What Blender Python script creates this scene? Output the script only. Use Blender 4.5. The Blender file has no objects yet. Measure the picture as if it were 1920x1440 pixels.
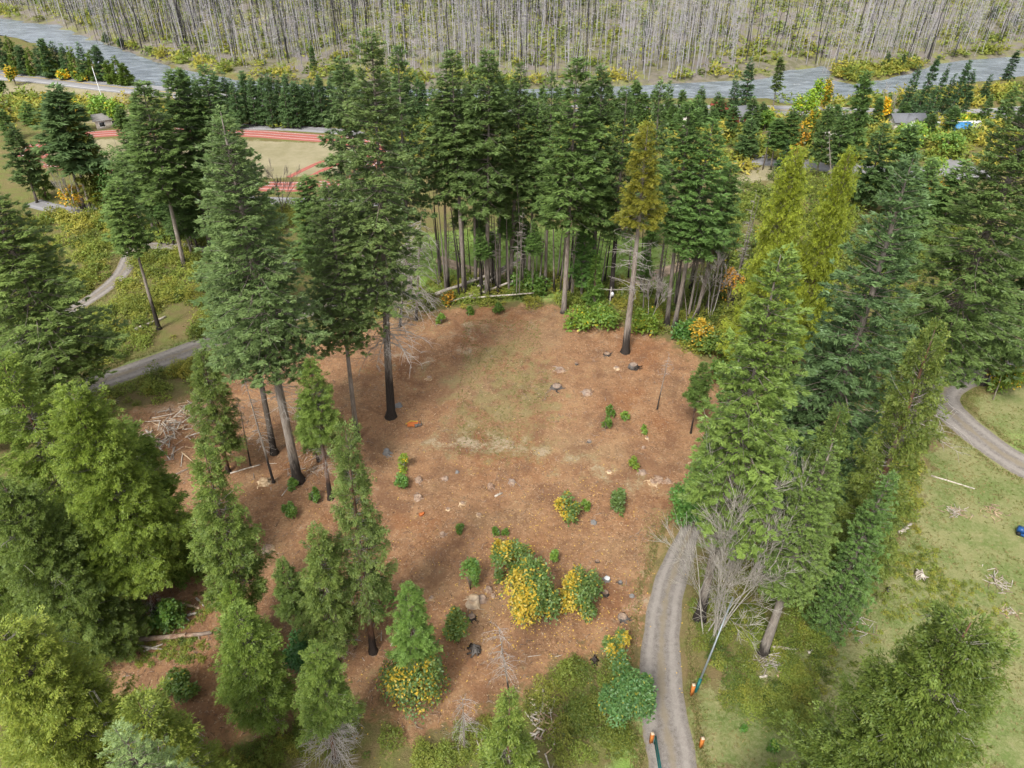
import bpy, math, random
import numpy as np
# ---------------------------------------------------------------- camera, light, exposure
S = bpy.context.scene
COL = S.collection
CAM_H, PITCH, FPX = 55.0, 36.0, 1331.0
cd = bpy.data.cameras.new("camera"); cam = bpy.data.objects.new("camera", cd); COL.objects.link(cam)
cam.location = (0, 0, CAM_H); cam.rotation_euler = (math.radians(90 - PITCH), 0, 0)
cd.sensor_width = 36.0; cd.lens = 36.0 * FPX / 1920.0; cd.clip_start = 0.5; cd.clip_end = 6000
S.camera = cam
W = bpy.data.worlds.new("World"); S.world = W; W.use_nodes = True
nt = W.node_tree; nt.nodes.clear()
SUN_EL, SUN_AZ = 52.0, 205.0            # azimuth clockwise from +Y
sky = nt.nodes.new("ShaderNodeTexSky"); sky.sky_type = 'NISHITA'; sky.sun_disc = False
sky.sun_elevation = math.radians(SUN_EL); sky.sun_rotation = math.radians(SUN_AZ)
sky.air_density = 1.0; sky.dust_density = 4.0
hs = nt.nodes.new("ShaderNodeHueSaturation"); hs.inputs['Saturation'].default_value = 0.22
bg = nt.nodes.new("ShaderNodeBackground"); bg.inputs['Strength'].default_value = 0.12
wo = nt.nodes.new("ShaderNodeOutputWorld")
nt.links.new(sky.outputs[0], hs.inputs['Color']); nt.links.new(hs.outputs[0], bg.inputs[0]); nt.links.new(bg.outputs[0], wo.inputs[0])
sl = bpy.data.lights.new("sun", 'SUN'); sl.energy = 1.5; sl.angle = math.radians(10); sl.color = (1.0, 0.955, 0.88)
so = bpy.data.objects.new("sun", sl); COL.objects.link(so)
so.rotation_euler = (math.radians(90 - SUN_EL), 0, math.radians(180 - SUN_AZ))
S.view_settings.view_transform = 'Standard'; S.view_settings.look = 'None'
S.view_settings.gamma = 1.0; S.view_settings.use_curve_mapping = False
S.view_settings.exposure = 1.05
S.cycles.max_bounces = 5; S.cycles.diffuse_bounces = 3; S.cycles.transmission_bounces = 3; S.cycles.glossy_bounces = 2

# ---------------------------------------------------------------- camera maths: a point of the photograph (1920 x 1440) to the place on the ground
_c, _s = math.cos(math.radians(PITCH)), math.sin(math.radians(PITCH))
BANK_X = [-600, -330, -215, -150, -90, -30, 40, 110, 200, 330, 700]
BANK_Y = [640, 455, 345, 285, 252, 236, 234, 247, 285, 330, 420]
def T(x, y):
    """height of the land"""
    x = np.asarray(x, float); y = np.asarray(y, float)
    f = np.clip((140 - y) / 40, 0, 1)
    z = f * (0.28*np.sin(x/9.1+1.3)*np.sin(y/11.3+0.4) + 0.12*np.sin(x/4.3+y/5.9) + 0.06*np.sin(x/2.1-y/2.7))
    yb = np.interp(x, BANK_X, BANK_Y)
    d = np.maximum(0, y - yb - 12)
    z = z + 0.10*d + 0.0009*np.clip(d, 0, 400)**2 * np.clip((x+150)/400, 0.25, 1.0) + 1.5*np.clip(d/40, 0, 1)*np.sin(x/23.0+y/31.0)
    return z
def G(px, py, z0=None):
    a, b = (px-960)/FPX, (720-py)/FPX
    v = np.array([a, _c + b*_s, -_s + b*_c])
    z = 0.0 if z0 is None else z0
    for _ in range(12):
        if v[2] > -0.01: break
        t = (CAM_H - z)/(-v[2]); x, y = v[0]*t, v[1]*t
        if z0 is not None: break
        z = 0.5*z + 0.5*float(T(x, y))
    return x, y, (float(T(x, y)) if z0 is None else z0)
def PR(x, y, z):
    dz = z - CAM_H; dep = y*_c - dz*_s
    return 960 + FPX*x/dep, 720 - FPX*(y*_s + dz*_c)/dep, dep
def HT(x, y, py):
    k = (720-py)/FPX
    return CAM_H + y*(k*_c - _s)/(_c + k*_s)

# ---------------------------------------------------------------- mesh helpers
def nrm(a): return a/np.maximum(1e-9, np.linalg.norm(a, axis=-1, keepdims=True))
class MB:
    def __init__(s): s.v=[]; s.q=[]; s.t=[]; s.n=0; s.qa=[]; s.ta=[]
    def add(s, v, quads=None, tris=None, tone=0.5, hue=0.0, m=0):
        v = np.asarray(v, float).reshape(-1,3)
        for f, L, A, k in ((quads, s.q, s.qa, 4), (tris, s.t, s.ta, 3)):
            if f is None or len(f)==0: continue
            f = np.asarray(f, int).reshape(-1,k); n=len(f)
            L.append(f + s.n)
            A.append(np.stack([np.broadcast_to(np.asarray(tone,float),(n,)), np.broadcast_to(np.asarray(hue,float),(n,)), np.full(n,float(m))],1))
        s.v.append(v); s.n += len(v)
    def leaves(s, P, D, N, L, Wd, tone, hue=0.0, m=0, tri=False):
        n=len(P)
        if n==0: return
        D = nrm(D); Sd = nrm(np.cross(N, D)); L = np.broadcast_to(L,(n,))[:,None]; Wd=np.broadcast_to(Wd,(n,))[:,None]
        if tri:
            v=np.stack([P+Sd*Wd*.62,P+D*L,P-Sd*Wd*.62],1).reshape(-1,3); s.add(v,tris=np.arange(n*3).reshape(n,3),tone=tone,hue=hue,m=m); return
        v = np.stack([P, P+D*L*.5+Sd*Wd*.5, P+D*L, P+D*L*.5-Sd*Wd*.5],1).reshape(-1,3)
        s.add(v, quads=np.arange(n*4).reshape(n,4), tone=tone, hue=hue, m=m)
    def tube(s, pts, rad, k=5, tone=0.5, hue=0.0, m=0, cap=True):
        pts=np.asarray(pts,float); n=len(pts); rad=np.broadcast_to(np.asarray(rad,float),(n,))
        d=np.gradient(pts,axis=0); d=nrm(d); ref=np.array([0,0,1.]) if abs(d[0][2])<0.9 else np.array([1.,0,0])
        a=nrm(np.cross(d,ref)); b=np.cross(d,a); th=np.arange(k)*2*math.pi/k
        ring=pts[:,None]+rad[:,None,None]*(a[:,None]*np.cos(th)[None,:,None]+b[:,None]*np.sin(th)[None,:,None])
        i=np.arange(n-1)[:,None]*k; j=np.arange(k)[None]; jn=(j+1)%k
        q=np.stack([i+j,i+jn,i+k+jn,i+k+j],-1).reshape(-1,4)
        v=ring.reshape(-1,3); tr=None
        if cap and k>3:
            v=np.concatenate([v,pts[-1:],pts[:1]]); o=(n-1)*k
            tr=[(o+x,o+(x+1)%k,n*k) for x in range(k)]+[((x+1)%k,x,n*k+1) for x in range(k)]
        s.add(v, quads=q, tris=tr, tone=tone, hue=hue, m=m)
    def box(s, c, d, rz=0.0, tone=.5, m=0, taper=1.0):
        c=np.array(c,float); x,y,z=[e/2 for e in d]; ca,sa=math.cos(rz),math.sin(rz)
        v=[]
        for dz,k in ((-z,1),(z,taper)):
            for dx,dy in ((-x,-y),(x,-y),(x,y),(-x,y)): v.append((c[0]+(dx*ca-dy*sa)*k,c[1]+(dx*sa+dy*ca)*k,c[2]+dz))
        s.add(v, quads=[(0,3,2,1),(4,5,6,7),(0,1,5,4),(1,2,6,5),(2,3,7,6),(3,0,4,7)], tone=tone, m=m)
    def mesh(s, name, mats, smooth=False):
        me=bpy.data.meshes.new(name)
        V=np.concatenate(s.v); Q=np.concatenate(s.q) if s.q else np.zeros((0,4),int); Tt=np.concatenate(s.t) if s.t else np.zeros((0,3),int)
        A=np.concatenate((s.qa+s.ta))
        me.vertices.add(len(V)); me.vertices.foreach_set('co', V.astype(np.float32).ravel())
        loops=np.concatenate([Q.ravel(),Tt.ravel()]).astype(np.int32)
        me.loops.add(len(loops)); me.loops.foreach_set('vertex_index', loops)
        nf=len(Q)+len(Tt); tot=np.concatenate([np.full(len(Q),4),np.full(len(Tt),3)]); st=np.concatenate([[0],np.cumsum(tot)[:-1]])
        me.polygons.add(nf); me.polygons.foreach_set('loop_start', st.astype(np.int32)); 
        me.polygons.foreach_set('material_index', A[:,2].astype(np.int32))
        if smooth: me.polygons.foreach_set('use_smooth', np.ones(nf,bool))
        for i,nm in ((0,'tone'),(1,'hue')):
            at=me.attributes.new(nm,'FLOAT','FACE'); at.data.foreach_set('value', A[:,i].astype(np.float32))
        for mt in (mats if isinstance(mats,(list,tuple)) else [mats]): me.materials.append(mt)
        me.update(calc_edges=True); me.validate()
        return me
def link(name, me, parent=None, loc=None, color=None):
    o=bpy.data.objects.new(name, me); COL.objects.link(o)
    if parent is not None: o.parent=parent
    if loc is not None: o.location=loc
    if color is not None: o.color=color
    return o
def tag(o, label=None, cat=None, group=None, kind=None):
    if label: o['label']=label
    if cat: o['category']=cat
    if group: o['group']=group
    if kind: o['kind']=kind
    return o

# ---------------------------------------------------------------- materials
def newmat(name):
    m=bpy.data.materials.new(name); m.use_nodes=True; n=m.node_tree; n.nodes.clear(); return m,n
class NB:
    def __init__(s,nt): s.t=nt
    def n(s,ty,**k):
        x=s.t.nodes.new(ty)
        for a,b in k.items(): setattr(x,a,b)
        return x
    def l(s,a,b): s.t.links.new(a,b)
    def put(s,sock,v):
        if hasattr(v,'is_linked') or hasattr(v,'links'): s.l(v,sock)
        else: sock.default_value = (tuple(v)+(1,) if isinstance(v,(tuple,list)) and len(v)==3 and sock.type=='RGBA' else v)
    def mix(s,f,a,b,bt='MIX'):
        x=s.n('ShaderNodeMixRGB',blend_type=bt); s.put(x.inputs[0],f); s.put(x.inputs[1],a); s.put(x.inputs[2],b); return x.outputs[0]
    def math(s,op,a,b=0.0,c=0.0,clamp=False):
        x=s.n('ShaderNodeMath',operation=op,use_clamp=clamp); s.put(x.inputs[0],a); s.put(x.inputs[1],b); s.put(x.inputs[2],c); return x.outputs[0]
    def step(s,v,a,b):
        x=s.n('ShaderNodeMapRange',interpolation_type='SMOOTHSTEP'); s.put(x.inputs[0],v); x.inputs[1].default_value=a; x.inputs[2].default_value=b; return x.outputs[0]
    def noise(s,scale,detail=4,rough=0.55,vec=None,dist=0.0):
        x=s.n('ShaderNodeTexNoise'); x.inputs['Scale'].default_value=scale; x.inputs['Detail'].default_value=detail; x.inputs['Roughness'].default_value=rough; x.inputs['Distortion'].default_value=dist
        if vec is not None: s.l(vec,x.inputs['Vector'])
        return x.outputs[0]
    def attr(s,nm):
        x=s.n('ShaderNodeAttribute',attribute_name=nm); return x.outputs['Fac']
    def pos(s): return s.n('ShaderNodeNewGeometry').outputs['Position']
    def scalev(s,vec,sc):
        x=s.n('ShaderNodeMapping'); s.l(vec,x.inputs[0]); x.inputs[3].default_value=sc; return x.outputs[0]
    def bsdf(s,col,rough=0.9,spec=0.2,bump=None,bs=0.5,bd=0.05,metal=0.0):
        p=s.n('ShaderNodeBsdfPrincipled'); s.put(p.inputs['Base Color'],col); s.put(p.inputs['Roughness'],rough)
        p.inputs['Specular IOR Level'].default_value=spec; p.inputs['Metallic'].default_value=metal
        if bump is not None:
            b=s.n('ShaderNodeBump'); b.inputs['Strength'].default_value=bs; b.inputs['Distance'].default_value=bd; s.l(bump,b.inputs['Height']); s.l(b.outputs[0],p.inputs['Normal'])
        return p.outputs[0]
    def out(s,sh): o=s.n('ShaderNodeOutputMaterial'); s.l(sh,o.inputs[0])
def leaf_mat(name, dark, light, alt, gloss=0.06, trans=0.28, objc=True):
    m,n=newmat(name); b=NB(n)
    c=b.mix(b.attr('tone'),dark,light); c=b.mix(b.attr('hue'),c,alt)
    if objc:
        oi=b.n('ShaderNodeObjectInfo'); c=b.mix(1.0,c,oi.outputs['Color'],'MULTIPLY')
    d=b.n('ShaderNodeBsdfDiffuse'); b.l(c,d.inputs[0]); t=b.n('ShaderNodeBsdfTranslucent'); b.l(c,t.inputs[0])
    g=b.n('ShaderNodeBsdfGlossy'); g.inputs['Roughness'].default_value=0.5; g.inputs['Color'].default_value=(.8,.9,.95,1)
    x=b.n('ShaderNodeMixShader'); x.inputs[0].default_value=trans; b.l(d.outputs[0],x.inputs[1]); b.l(t.outputs[0],x.inputs[2])
    y=b.n('ShaderNodeMixShader'); y.inputs[0].default_value=gloss; b.l(x.outputs[0],y.inputs[1]); b.l(g.outputs[0],y.inputs[2])
    b.out(y.outputs[0]); return m
M={}
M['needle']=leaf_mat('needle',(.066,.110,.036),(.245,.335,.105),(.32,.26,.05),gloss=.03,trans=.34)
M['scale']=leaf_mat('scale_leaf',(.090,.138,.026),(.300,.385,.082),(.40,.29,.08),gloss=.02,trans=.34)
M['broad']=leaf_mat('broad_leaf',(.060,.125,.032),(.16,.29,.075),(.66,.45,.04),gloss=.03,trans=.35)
M['weed']=leaf_mat('weed_leaf',(.080,.125,.024),(.25,.32,.055),(.46,.38,.06),objc=False,gloss=.02)
M['blade']=leaf_mat('grass_blade',(.10,.14,.035),(.22,.26,.07),(.38,.30,.15),objc=False,gloss=.0)
def bark_mat(name, colA, colB, char=True, streak=(14,14,1.2)):
    m,n=newmat(name); b=NB(n); tc=b.n('ShaderNodeTexCoord').outputs['Object']
    p=b.pos(); n1=b.noise(1.0,5,.6,b.scalev(p,streak)); n2=b.noise(.6,3,.5,p)
    c=b.mix(b.step(n1,.35,.65),colA,colB); c=b.mix(b.math('MULTIPLY',b.step(n2,.4,.7),.5),c,(.27,.25,.23))
    if char:
        oi=b.n('ShaderNodeObjectInfo'); sp=b.n('ShaderNodeSeparateColor'); b.l(oi.outputs['Color'],sp.inputs[0])
        c=b.mix(1.0,c,b.mix(sp.outputs[1],(.5,.5,.5),(1.25,1.22,1.2)),'MULTIPLY')
        sz=b.n('ShaderNodeSeparateXYZ'); b.l(tc,sz.inputs[0])
        k=b.math('ADD',b.math('SUBTRACT',sp.outputs[0],sz.outputs[2]),b.math('MULTIPLY',b.math('SUBTRACT',b.noise(1.3,4,.7,b.scalev(p,(2,2,.30))),.5),.20))
        c=b.mix(b.math('MULTIPLY',b.step(k,-.045,.03),.93),c,b.mix(n1,(.016,.014,.013),(.05,.042,.038)))
    b.out(b.bsdf(c,.95,.1,n1,.8,.05)); return m
M['bark']=bark_mat('bark',(.14,.115,.095),(.30,.265,.23))
M['twig']=bark_mat('twig',(.28,.25,.225),(.50,.46,.42),char=False); M['pale_twig']=bark_mat('pale_twig',(.34,.31,.27),(.56,.52,.45),char=False)
M['limb']=bark_mat('limb',(.13,.10,.08),(.28,.24,.20),char=False)
M['redbark']=bark_mat('red_bark',(.13,.065,.04),(.26,.15,.10))
M['deadwood']=bark_mat('dead_wood',(.32,.27,.22),(.62,.56,.48),char=False,streak=(3,3,3))
M['logwood']=bark_mat('log_wood',(.20,.12,.08),(.40,.29,.21),char=False,streak=(3,3,3))
M['chips']=bark_mat('chips',(.34,.22,.12),(.66,.50,.32),char=False,streak=(2,2,2))
M['burnt']=bark_mat('burnt',(.018,.016,.015),(.075,.06,.05),char=False,streak=(4,4,4))
def snag_mat():
    m,n=newmat('snag_bark'); b=NB(n); c=b.mix(b.attr('tone'),(.035,.033,.034),(.50,.49,.515)); c=b.mix(b.attr('hue'),c,(.46,.43,.445))
    b.out(b.bsdf(c,1,.0)); return m
M['snag']=snag_mat()
def plain(name,col,rough=.7,metal=0,spec=.3,var=.15,sc=3.0):
    m,n=newmat(name); b=NB(n); f=b.noise(sc,4,.6,b.pos()); c=b.mix(f,tuple(x*(1-var*2) for x in col),tuple(min(1,x*(1+var)) for x in col)); b.out(b.bsdf(c,rough,spec,metal=metal)); return m
M['orange_wood']=plain('orange_wood',(.50,.17,.035)); M['end_wood']=plain('end_wood',(.60,.47,.33)); M['teal']=plain('teal_metal',(.02,.14,.13),.4,.2)
M['grey_metal']=plain('grey_metal',(.30,.34,.36),.5,.5); M['white']=plain('white_paint',(.75,.76,.76)); M['rock']=plain('rock',(.22,.21,.20),.9,sc=6)
M['roof']=plain('grey_roof',(.16,.165,.18),.8); M['redwall']=plain('red_wall',(.28,.05,.04)); M['bluetarp']=plain('blue_tarp',(.05,.22,.45),.5); M['cream']=plain('cream_wall',(.55,.52,.46))
M['black']=plain('black_rubber',(.02,.02,.02)); M['blue']=plain('blue_paint',(.02,.08,.24),.3); M['orange_plastic']=plain('orange_plastic',(.52,.15,.04),.5)
M['window']=plain('dark_glass',(.03,.035,.04),.15)

def ground_mat():
    m,n=newmat('ground'); b=NB(n); p=b.pos()
    big=b.noise(.09,4,.6,p); mid=b.noise(.45,5,.65,p); fine=b.noise(3.2,5,.7,p); vf=b.noise(11.0,3,.7,p)
    vo=b.n('ShaderNodeTexVoronoi'); vo.inputs['Scale'].default_value=6.5; b.l(p,vo.inputs[0]); vc=vo.outputs['Color']
    sv=b.n('ShaderNodeSeparateColor'); b.l(vc,sv.inputs[0]); r1,r2=sv.outputs[0],sv.outputs[1]
    # litter of the clearing
    d=b.mix(b.step(mid,.30,.72),(.200,.106,.062),(.345,.196,.110)); d=b.mix(b.math('MULTIPLY',b.step(fine,.35,.75),.6),d,(.39,.22,.10))
    d=b.mix(b.math('MULTIPLY',b.step(big,.48,.66),.45),d,(.28,.20,.115)); d=b.mix(b.math('MULTIPLY',b.step(big,.46,.34),.5),d,(.25,.105,.045))
    d=b.mix(b.math('MULTIPLY',b.step(r1,.82,.96),.28),d,(.55,.40,.25)); d=b.mix(b.math('MULTIPLY',b.step(r2,.80,.98),.35),d,(.075,.040,.024))
    d=b.mix(b.math('MULTIPLY',b.step(vf,.55,.75),.28),d,(.50,.33,.19)); d=b.mix(b.math('MULTIPLY',b.step(vf,.45,.25),.32),d,(.09,.05,.03))
    pn=b.noise(.21,6,.7,p,dist=.6); d=b.mix(b.math('MULTIPLY',b.step(pn,.50,.60),.55),d,(.17,.092,.055)); d=b.mix(b.math('MULTIPLY',b.step(pn,.44,.34),.45),d,(.41,.255,.135))
    # forest floor outside
    w=b.mix(b.step(mid,.35,.65),(.165,.135,.062),(.150,.170,.048)); w=b.mix(b.math('MULTIPLY',b.step(fine,.45,.7),.6),w,(.23,.20,.085)); w=b.mix(b.math('MULTIPLY',b.step(big,.5,.68),.5),w,(.24,.16,.09))
    w=b.mix(b.math('MULTIPLY',b.step(vf,.5,.3),.6),w,(.05,.05,.022))
    # lawn
    g=b.mix(b.step(b.noise(.22,5,.65,p),.38,.62),(.145,.195,.058),(.265,.260,.115)); g=b.mix(b.math('MULTIPLY',b.step(fine,.4,.7),.5),g,(.36,.33,.18)); g=b.mix(b.math('MULTIPLY',b.step(vf,.55,.3),.5),g,(.10,.125,.035))
    lush=b.mix(b.step(mid,.35,.7),(.17,.27,.055),(.28,.38,.11)); lush=b.mix(b.math('MULTIPLY',b.step(fine,.5,.75),.35),lush,(.34,.34,.16))
    dry=b.mix(b.step(b.noise(.12,5,.7,p),.35,.65),(.25,.225,.13),(.33,.29,.185)); dry=b.mix(b.math('MULTIPLY',b.step(mid,.55,.75),.5),dry,(.24,.21,.09))
    pale=b.mix(b.step(fine,.35,.65),(.40,.30,.22),(.50,.41,.32))
    wood=b.mix(b.step(mid,.4,.6),(.13,.125,.075),(.19,.17,.125)); wood=b.mix(b.step(b.noise(.05,4,.6,p),.45,.6),wood,(.20,.175,.155)); wood=b.mix(b.math('MULTIPLY',b.step(b.noise(.16,4,.6,p),.48,.6),.7),wood,(.20,.21,.06))
    def msk(nm,amp,lo=.42,hi=.58):
        return b.step(b.math('ADD',b.attr(nm),b.math('ADD',b.math('MULTIPLY',b.math('SUBTRACT',mid,.5),amp),b.math('MULTIPLY',b.math('SUBTRACT',fine,.5),amp*.5))),lo,hi)
    c=b.mix(msk('lawn',.9),w,g); c=b.mix(msk('lush',.7,.35,.65),c,lush); c=b.mix(msk('dry',.6),c,dry); c=b.mix(msk('burn',.3),c,wood)
    c=b.mix(msk('duff',1.7,.30,.70),c,d); c=b.mix(b.math('MULTIPLY',msk('grass',3.0,.35,.95),.55),c,(.20,.20,.085)); c=b.mix(b.math('MULTIPLY',msk('pale',2.6,.35,1.1),.6),c,pale)
    h=b.math('ADD',fine,b.math('MULTIPLY',vf,.6)); b.out(b.bsdf(c,1.0,.05,h,.9,.12)); return m
M['ground']=ground_mat()
def road_mat(name,a,c2,edge,weedc=(.20,.19,.08)):
    m,n=newmat(name); b=NB(n); p=b.pos(); f=b.noise(2.5,6,.7,p); v=b.noise(14,3,.7,p); md=b.noise(.5,4,.6,p)
    c=b.mix(b.step(f,.35,.65),a,c2); c=b.mix(b.math('MULTIPLY',b.step(v,.45,.7),.5),c,tuple(x*1.35 for x in c2)); c=b.mix(b.math('MULTIPLY',b.step(v,.45,.28),.6),c,tuple(x*.5 for x in a))
    u=b.math('ABSOLUTE',b.attr('across'))
    mid_=b.step(b.math('ADD',u,b.math('MULTIPLY',b.math('SUBTRACT',md,.5),.5)),.22,.02); c=b.mix(b.math('MULTIPLY',mid_,.7),c,weedc); rut=b.math('MULTIPLY',b.step(b.math('ABSOLUTE',b.math('SUBTRACT',u,.48)),.22,.05),.45); c=b.mix(rut,c,tuple(x*1.45 for x in c2))
    ed=b.step(b.math('ADD',u,b.math('MULTIPLY',b.math('SUBTRACT',f,.5),.7)),.72,.98); c=b.mix(b.math('MULTIPLY',ed,.75),c,edge)
    b.out(b.bsdf(c,.95,.1,v,.6,.04)); return m
M['gravel']=road_mat('gravel',(.158,.140,.124),(.245,.222,.200),(.20,.16,.09),(.24,.20,.14))
M['asphalt']=road_mat('asphalt',(.20,.195,.20),(.25,.245,.25),(.26,.24,.19),(.22,.215,.215))
M['dirtroad']=road_mat('dirt_road',(.30,.215,.15),(.40,.30,.22),(.24,.2,.1),(.30,.24,.16))
M['trackred']=road_mat('track_red',(.30,.095,.075),(.36,.125,.10),(.30,.12,.095),(.33,.11,.09))
def water_mat():
    m,n=newmat('water'); b=NB(n); p=b.pos(); mp=b.scalev(p,(.10,.22,1)); f=b.noise(1.6,6,.65,mp); f2=b.noise(.9,4,.6,p)
    c=b.mix(b.step(f,.35,.7),(.12,.145,.17),(.26,.30,.34)); foam=b.math('MULTIPLY',b.step(b.noise(2.2,7,.75,mp),.60,.72),b.step(b.noise(.022,2,.5,p),.50,.60))
    c=b.mix(b.math('MULTIPLY',foam,.9),c,(.75,.78,.80))
    b.out(b.bsdf(c,.22,.5,b.math('ADD',f,b.math('MULTIPLY',f2,.6)),.5,.6)); return m
M['water']=water_mat()

# ---------------------------------------------------------------- the land
def poly(pts,z0=None): return np.array([G(*p,z0=z0)[:2] for p in pts])
def sdist(P,X,Y):
    """signed distance, positive inside the polygon"""
    d=np.full(X.shape,1e9); ins=np.zeros(X.shape,bool); n=len(P)
    for i in range(n):
        a,b=P[i],P[(i+1)%n]; e=b-a; wx,wy=X-a[0],Y-a[1]
        t=np.clip((wx*e[0]+wy*e[1])/max(1e-9,(e@e)),0,1); d=np.minimum(d,np.hypot(wx-e[0]*t,wy-e[1]*t))
        c=((a[1]<=Y)!=(b[1]<=Y)); 
        with np.errstate(divide='ignore',invalid='ignore'):
            xi=a[0]+(Y-a[1])/(e[1] if abs(e[1])>1e-9 else 1e-9)*e[0]
        ins^=(c&(X<xi))
    return np.where(ins,d,-d)
def ldist(P,X,Y):
    d=np.full(X.shape,1e9)
    for i in range(len(P)-1):
        a,b=P[i],P[i+1]; e=b-a; wx,wy=X-a[0],Y-a[1]; t=np.clip((wx*e[0]+wy*e[1])/max(1e-9,(e@e)),0,1); d=np.minimum(d,np.hypot(wx-e[0]*t,wy-e[1]*t))
    return d
CLEAR=poly([(215,775),(300,758),(360,745),(450,690),(560,640),(640,622),(760,595),(900,575),(1060,572),(1150,602),(1260,640),(1330,690),(1375,760),(1345,830),(1310,900),(1290,960),(1240,1020),(1222,1100),(1212,1180),(1200,1235),(1140,1225),(1080,1245),(1010,1275),(950,1320),(900,1345),(820,1382),(745,1372),(690,1335),(640,1310),(560,1345),(500,1385),(440,1400),(390,1420),(340,1400),(300,1350),(200,1290),(150,1190),(150,1080),(240,1000),(310,900),(270,830)])
WL=-1.0
RIVER=poly([(-300,-5),(-100,22),(45,40),(110,46),(150,65),(210,85),(270,108),(330,128),(450,150),(600,161),(780,167),(1000,167),(1150,161),(1280,156),(1380,151),(1440,146),(1472,130),(1500,126),(1556,119),(1562,133),(1556,150),(1600,158),(1660,148),(1700,139),(1730,128),(1770,116),(1850,110),(1925,104),(2300,70),(2400,110),(2100,128),(1925,142),(1800,160),(1700,172),(1570,190),(1480,196),(1430,186),(1300,184),(1200,184),(1000,186),(780,188),(600,182),(450,174),(325,166),(245,155),(200,128),(90,92),(35,72),(-60,55),(-300,40)],WL)
FIELD=poly([(700,470),(850,430),(1100,425),(1290,470),(1290,560),(1200,570),(1100,560),(900,560),(780,540)])
DRYF=poly([(-200,150),(130,158),(240,178),(300,195),(200,235),(60,210),(-200,240)])
INF=poly([(60,280),(180,262),(440,262),(640,270),(700,300),(640,325),(500,335),(300,330),(120,300)])
DRY3=poly([(1420,300),(1520,290),(1560,310),(1500,335),(1420,345),(1330,420),(1250,520),(1210,560),(1230,500),(1290,420)])
LAWN=poly([(1330,1460),(1290,1330),(1310,1290),(1420,1270),(1540,1220),(1620,1120),(1700,980),(1740,850),(1800,800),(1900,700),(2300,650),(2600,900),(2400,1460)])
LAWN2=poly([(1130,1460),(1150,1390),(1205,1330),(1205,1460)])
LUSH2=poly([(1830,810),(1990,760),(2300,900),(1920,880)]); LUSH3=poly([(1880,1180),(2100,1150),(2200,1260),(1920,1260)]); LUSH4=poly([(1140,1460),(1165,1390),(1200,1360),(1200,1460)])
VERGE=poly([(130,740),(280,660),(430,610),(440,640),(300,700),(170,745)])
HWY=[(-160,118),(0,141),(60,146),(120,152),(200,162),(300,172),(420,186),(560,196),(700,202),(900,206),(1100,204),(1300,206),(1500,208),(1620,212),(1700,214),(1850,214),(2050,200)]
ROADS={}
def seg(pts,n=10):
    P=np.array(pts,float); out=[]
    for i in range(len(P)-1):
        p0=P[max(0,i-1)];p1=P[i];p2=P[i+1];p3=P[min(len(P)-1,i+2)]
        for t in np.arange(n)/n: out.append(.5*((2*p1)+(-p0+p2)*t+(2*p0-5*p1+4*p2-p3)*t*t+(-p0+3*p1-3*p2+p3)*t**3))
    out.append(P[-1]); return np.array(out)
DRIVE=seg(poly([(1268,1600),(1262,1440),(1250,1370),(1240,1290),(1240,1200),(1252,1110),(1276,1040),(1292,1000),(1312,965)]),8)
RROAD=seg(poly([(2050,935),(1930,880),(1850,830),(1795,785),(1765,745),(1790,715),(1850,700),(1940,690),(2100,680)]),8)
LROAD=seg(poly([(-120,790),(60,755),(180,718),(285,682),(420,632),(520,600),(620,570),(700,545)]),8)
LROAD2=seg(poly([(-60,680),(30,640),(120,590),(185,550),(228,512),(245,478),(262,462),(330,462),(400,470),(480,490),(560,500)]),8)
BROAD=seg(poly([(60,380),(130,395),(190,385),(260,372),(360,372),(470,375),(600,378),(760,380)]),6)
PATH=seg(poly([(1310,985),(1280,950),(1225,925),(1150,895),(1080,862),(990,845),(900,838),(820,828)]),6)
BPATH=seg(poly([(820,485),(900,510),(1000,520),(1080,530),(1150,535),(1220,518),(1330,480),(1450,440)]),6)

def axis(lo,hi,step,far0,far1,g=1.22):
    a=list(np.arange(lo,hi+step/2,step)); s=step; x=hi
    while x<far1: s=min(s*g,60); x+=s; a.append(x)
    s=step; x=lo; pre=[]
    while x>far0: s=min(s*g,60); x-=s; pre.append(x)
    return np.array(pre[::-1]+a)
gx=axis(-95,105,.8,-1800,1800,1.12); gy=axis(16,125,.8,-260,2200,1.06)
GX,GY=np.meshgrid(gx,gy); Z=T(GX,GY)
sr=sdist(RIVER,GX,GY); Z=Z-3.0*np.clip((sr+1.5)/6,0,1)
BK=np.interp(GX,BANK_X,BANK_Y)
att={}
def ramp(sd,w=3.0): return np.clip(.5+sd/(2*w),0,1)
att['duff']=ramp(sdist(CLEAR,GX,GY),3.2)
att['lawn']=np.maximum(np.maximum(ramp(sdist(LAWN,GX,GY),5),ramp(sdist(LAWN2,GX,GY),2)),ramp(sdist(VERGE,GX,GY),1.5))
att['lush']=np.maximum.reduce([ramp(sdist(FIELD,GX,GY),6),.62*ramp(sdist(LUSH2,GX,GY),6),.66*ramp(sdist(LUSH3,GX,GY),6),ramp(sdist(LUSH4,GX,GY),2)])
att['dry']=np.maximum.reduce([ramp(sdist(DRYF,GX,GY),10),ramp(sdist(INF,GX,GY),3),.9*ramp(sdist(DRY3,GX,GY),8),np.where((GY>175)&(GY<BK),.20,0)])
att['burn']=np.clip((GY-BK+5)/6,0,1)*(GY>BK-8)
def gauss(px,py,rx,ry,a=1.0):
    x,y,_=G(px,py); return a*np.exp(-((GX-x)/rx)**2-((GY-y)/ry)**2)
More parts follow.
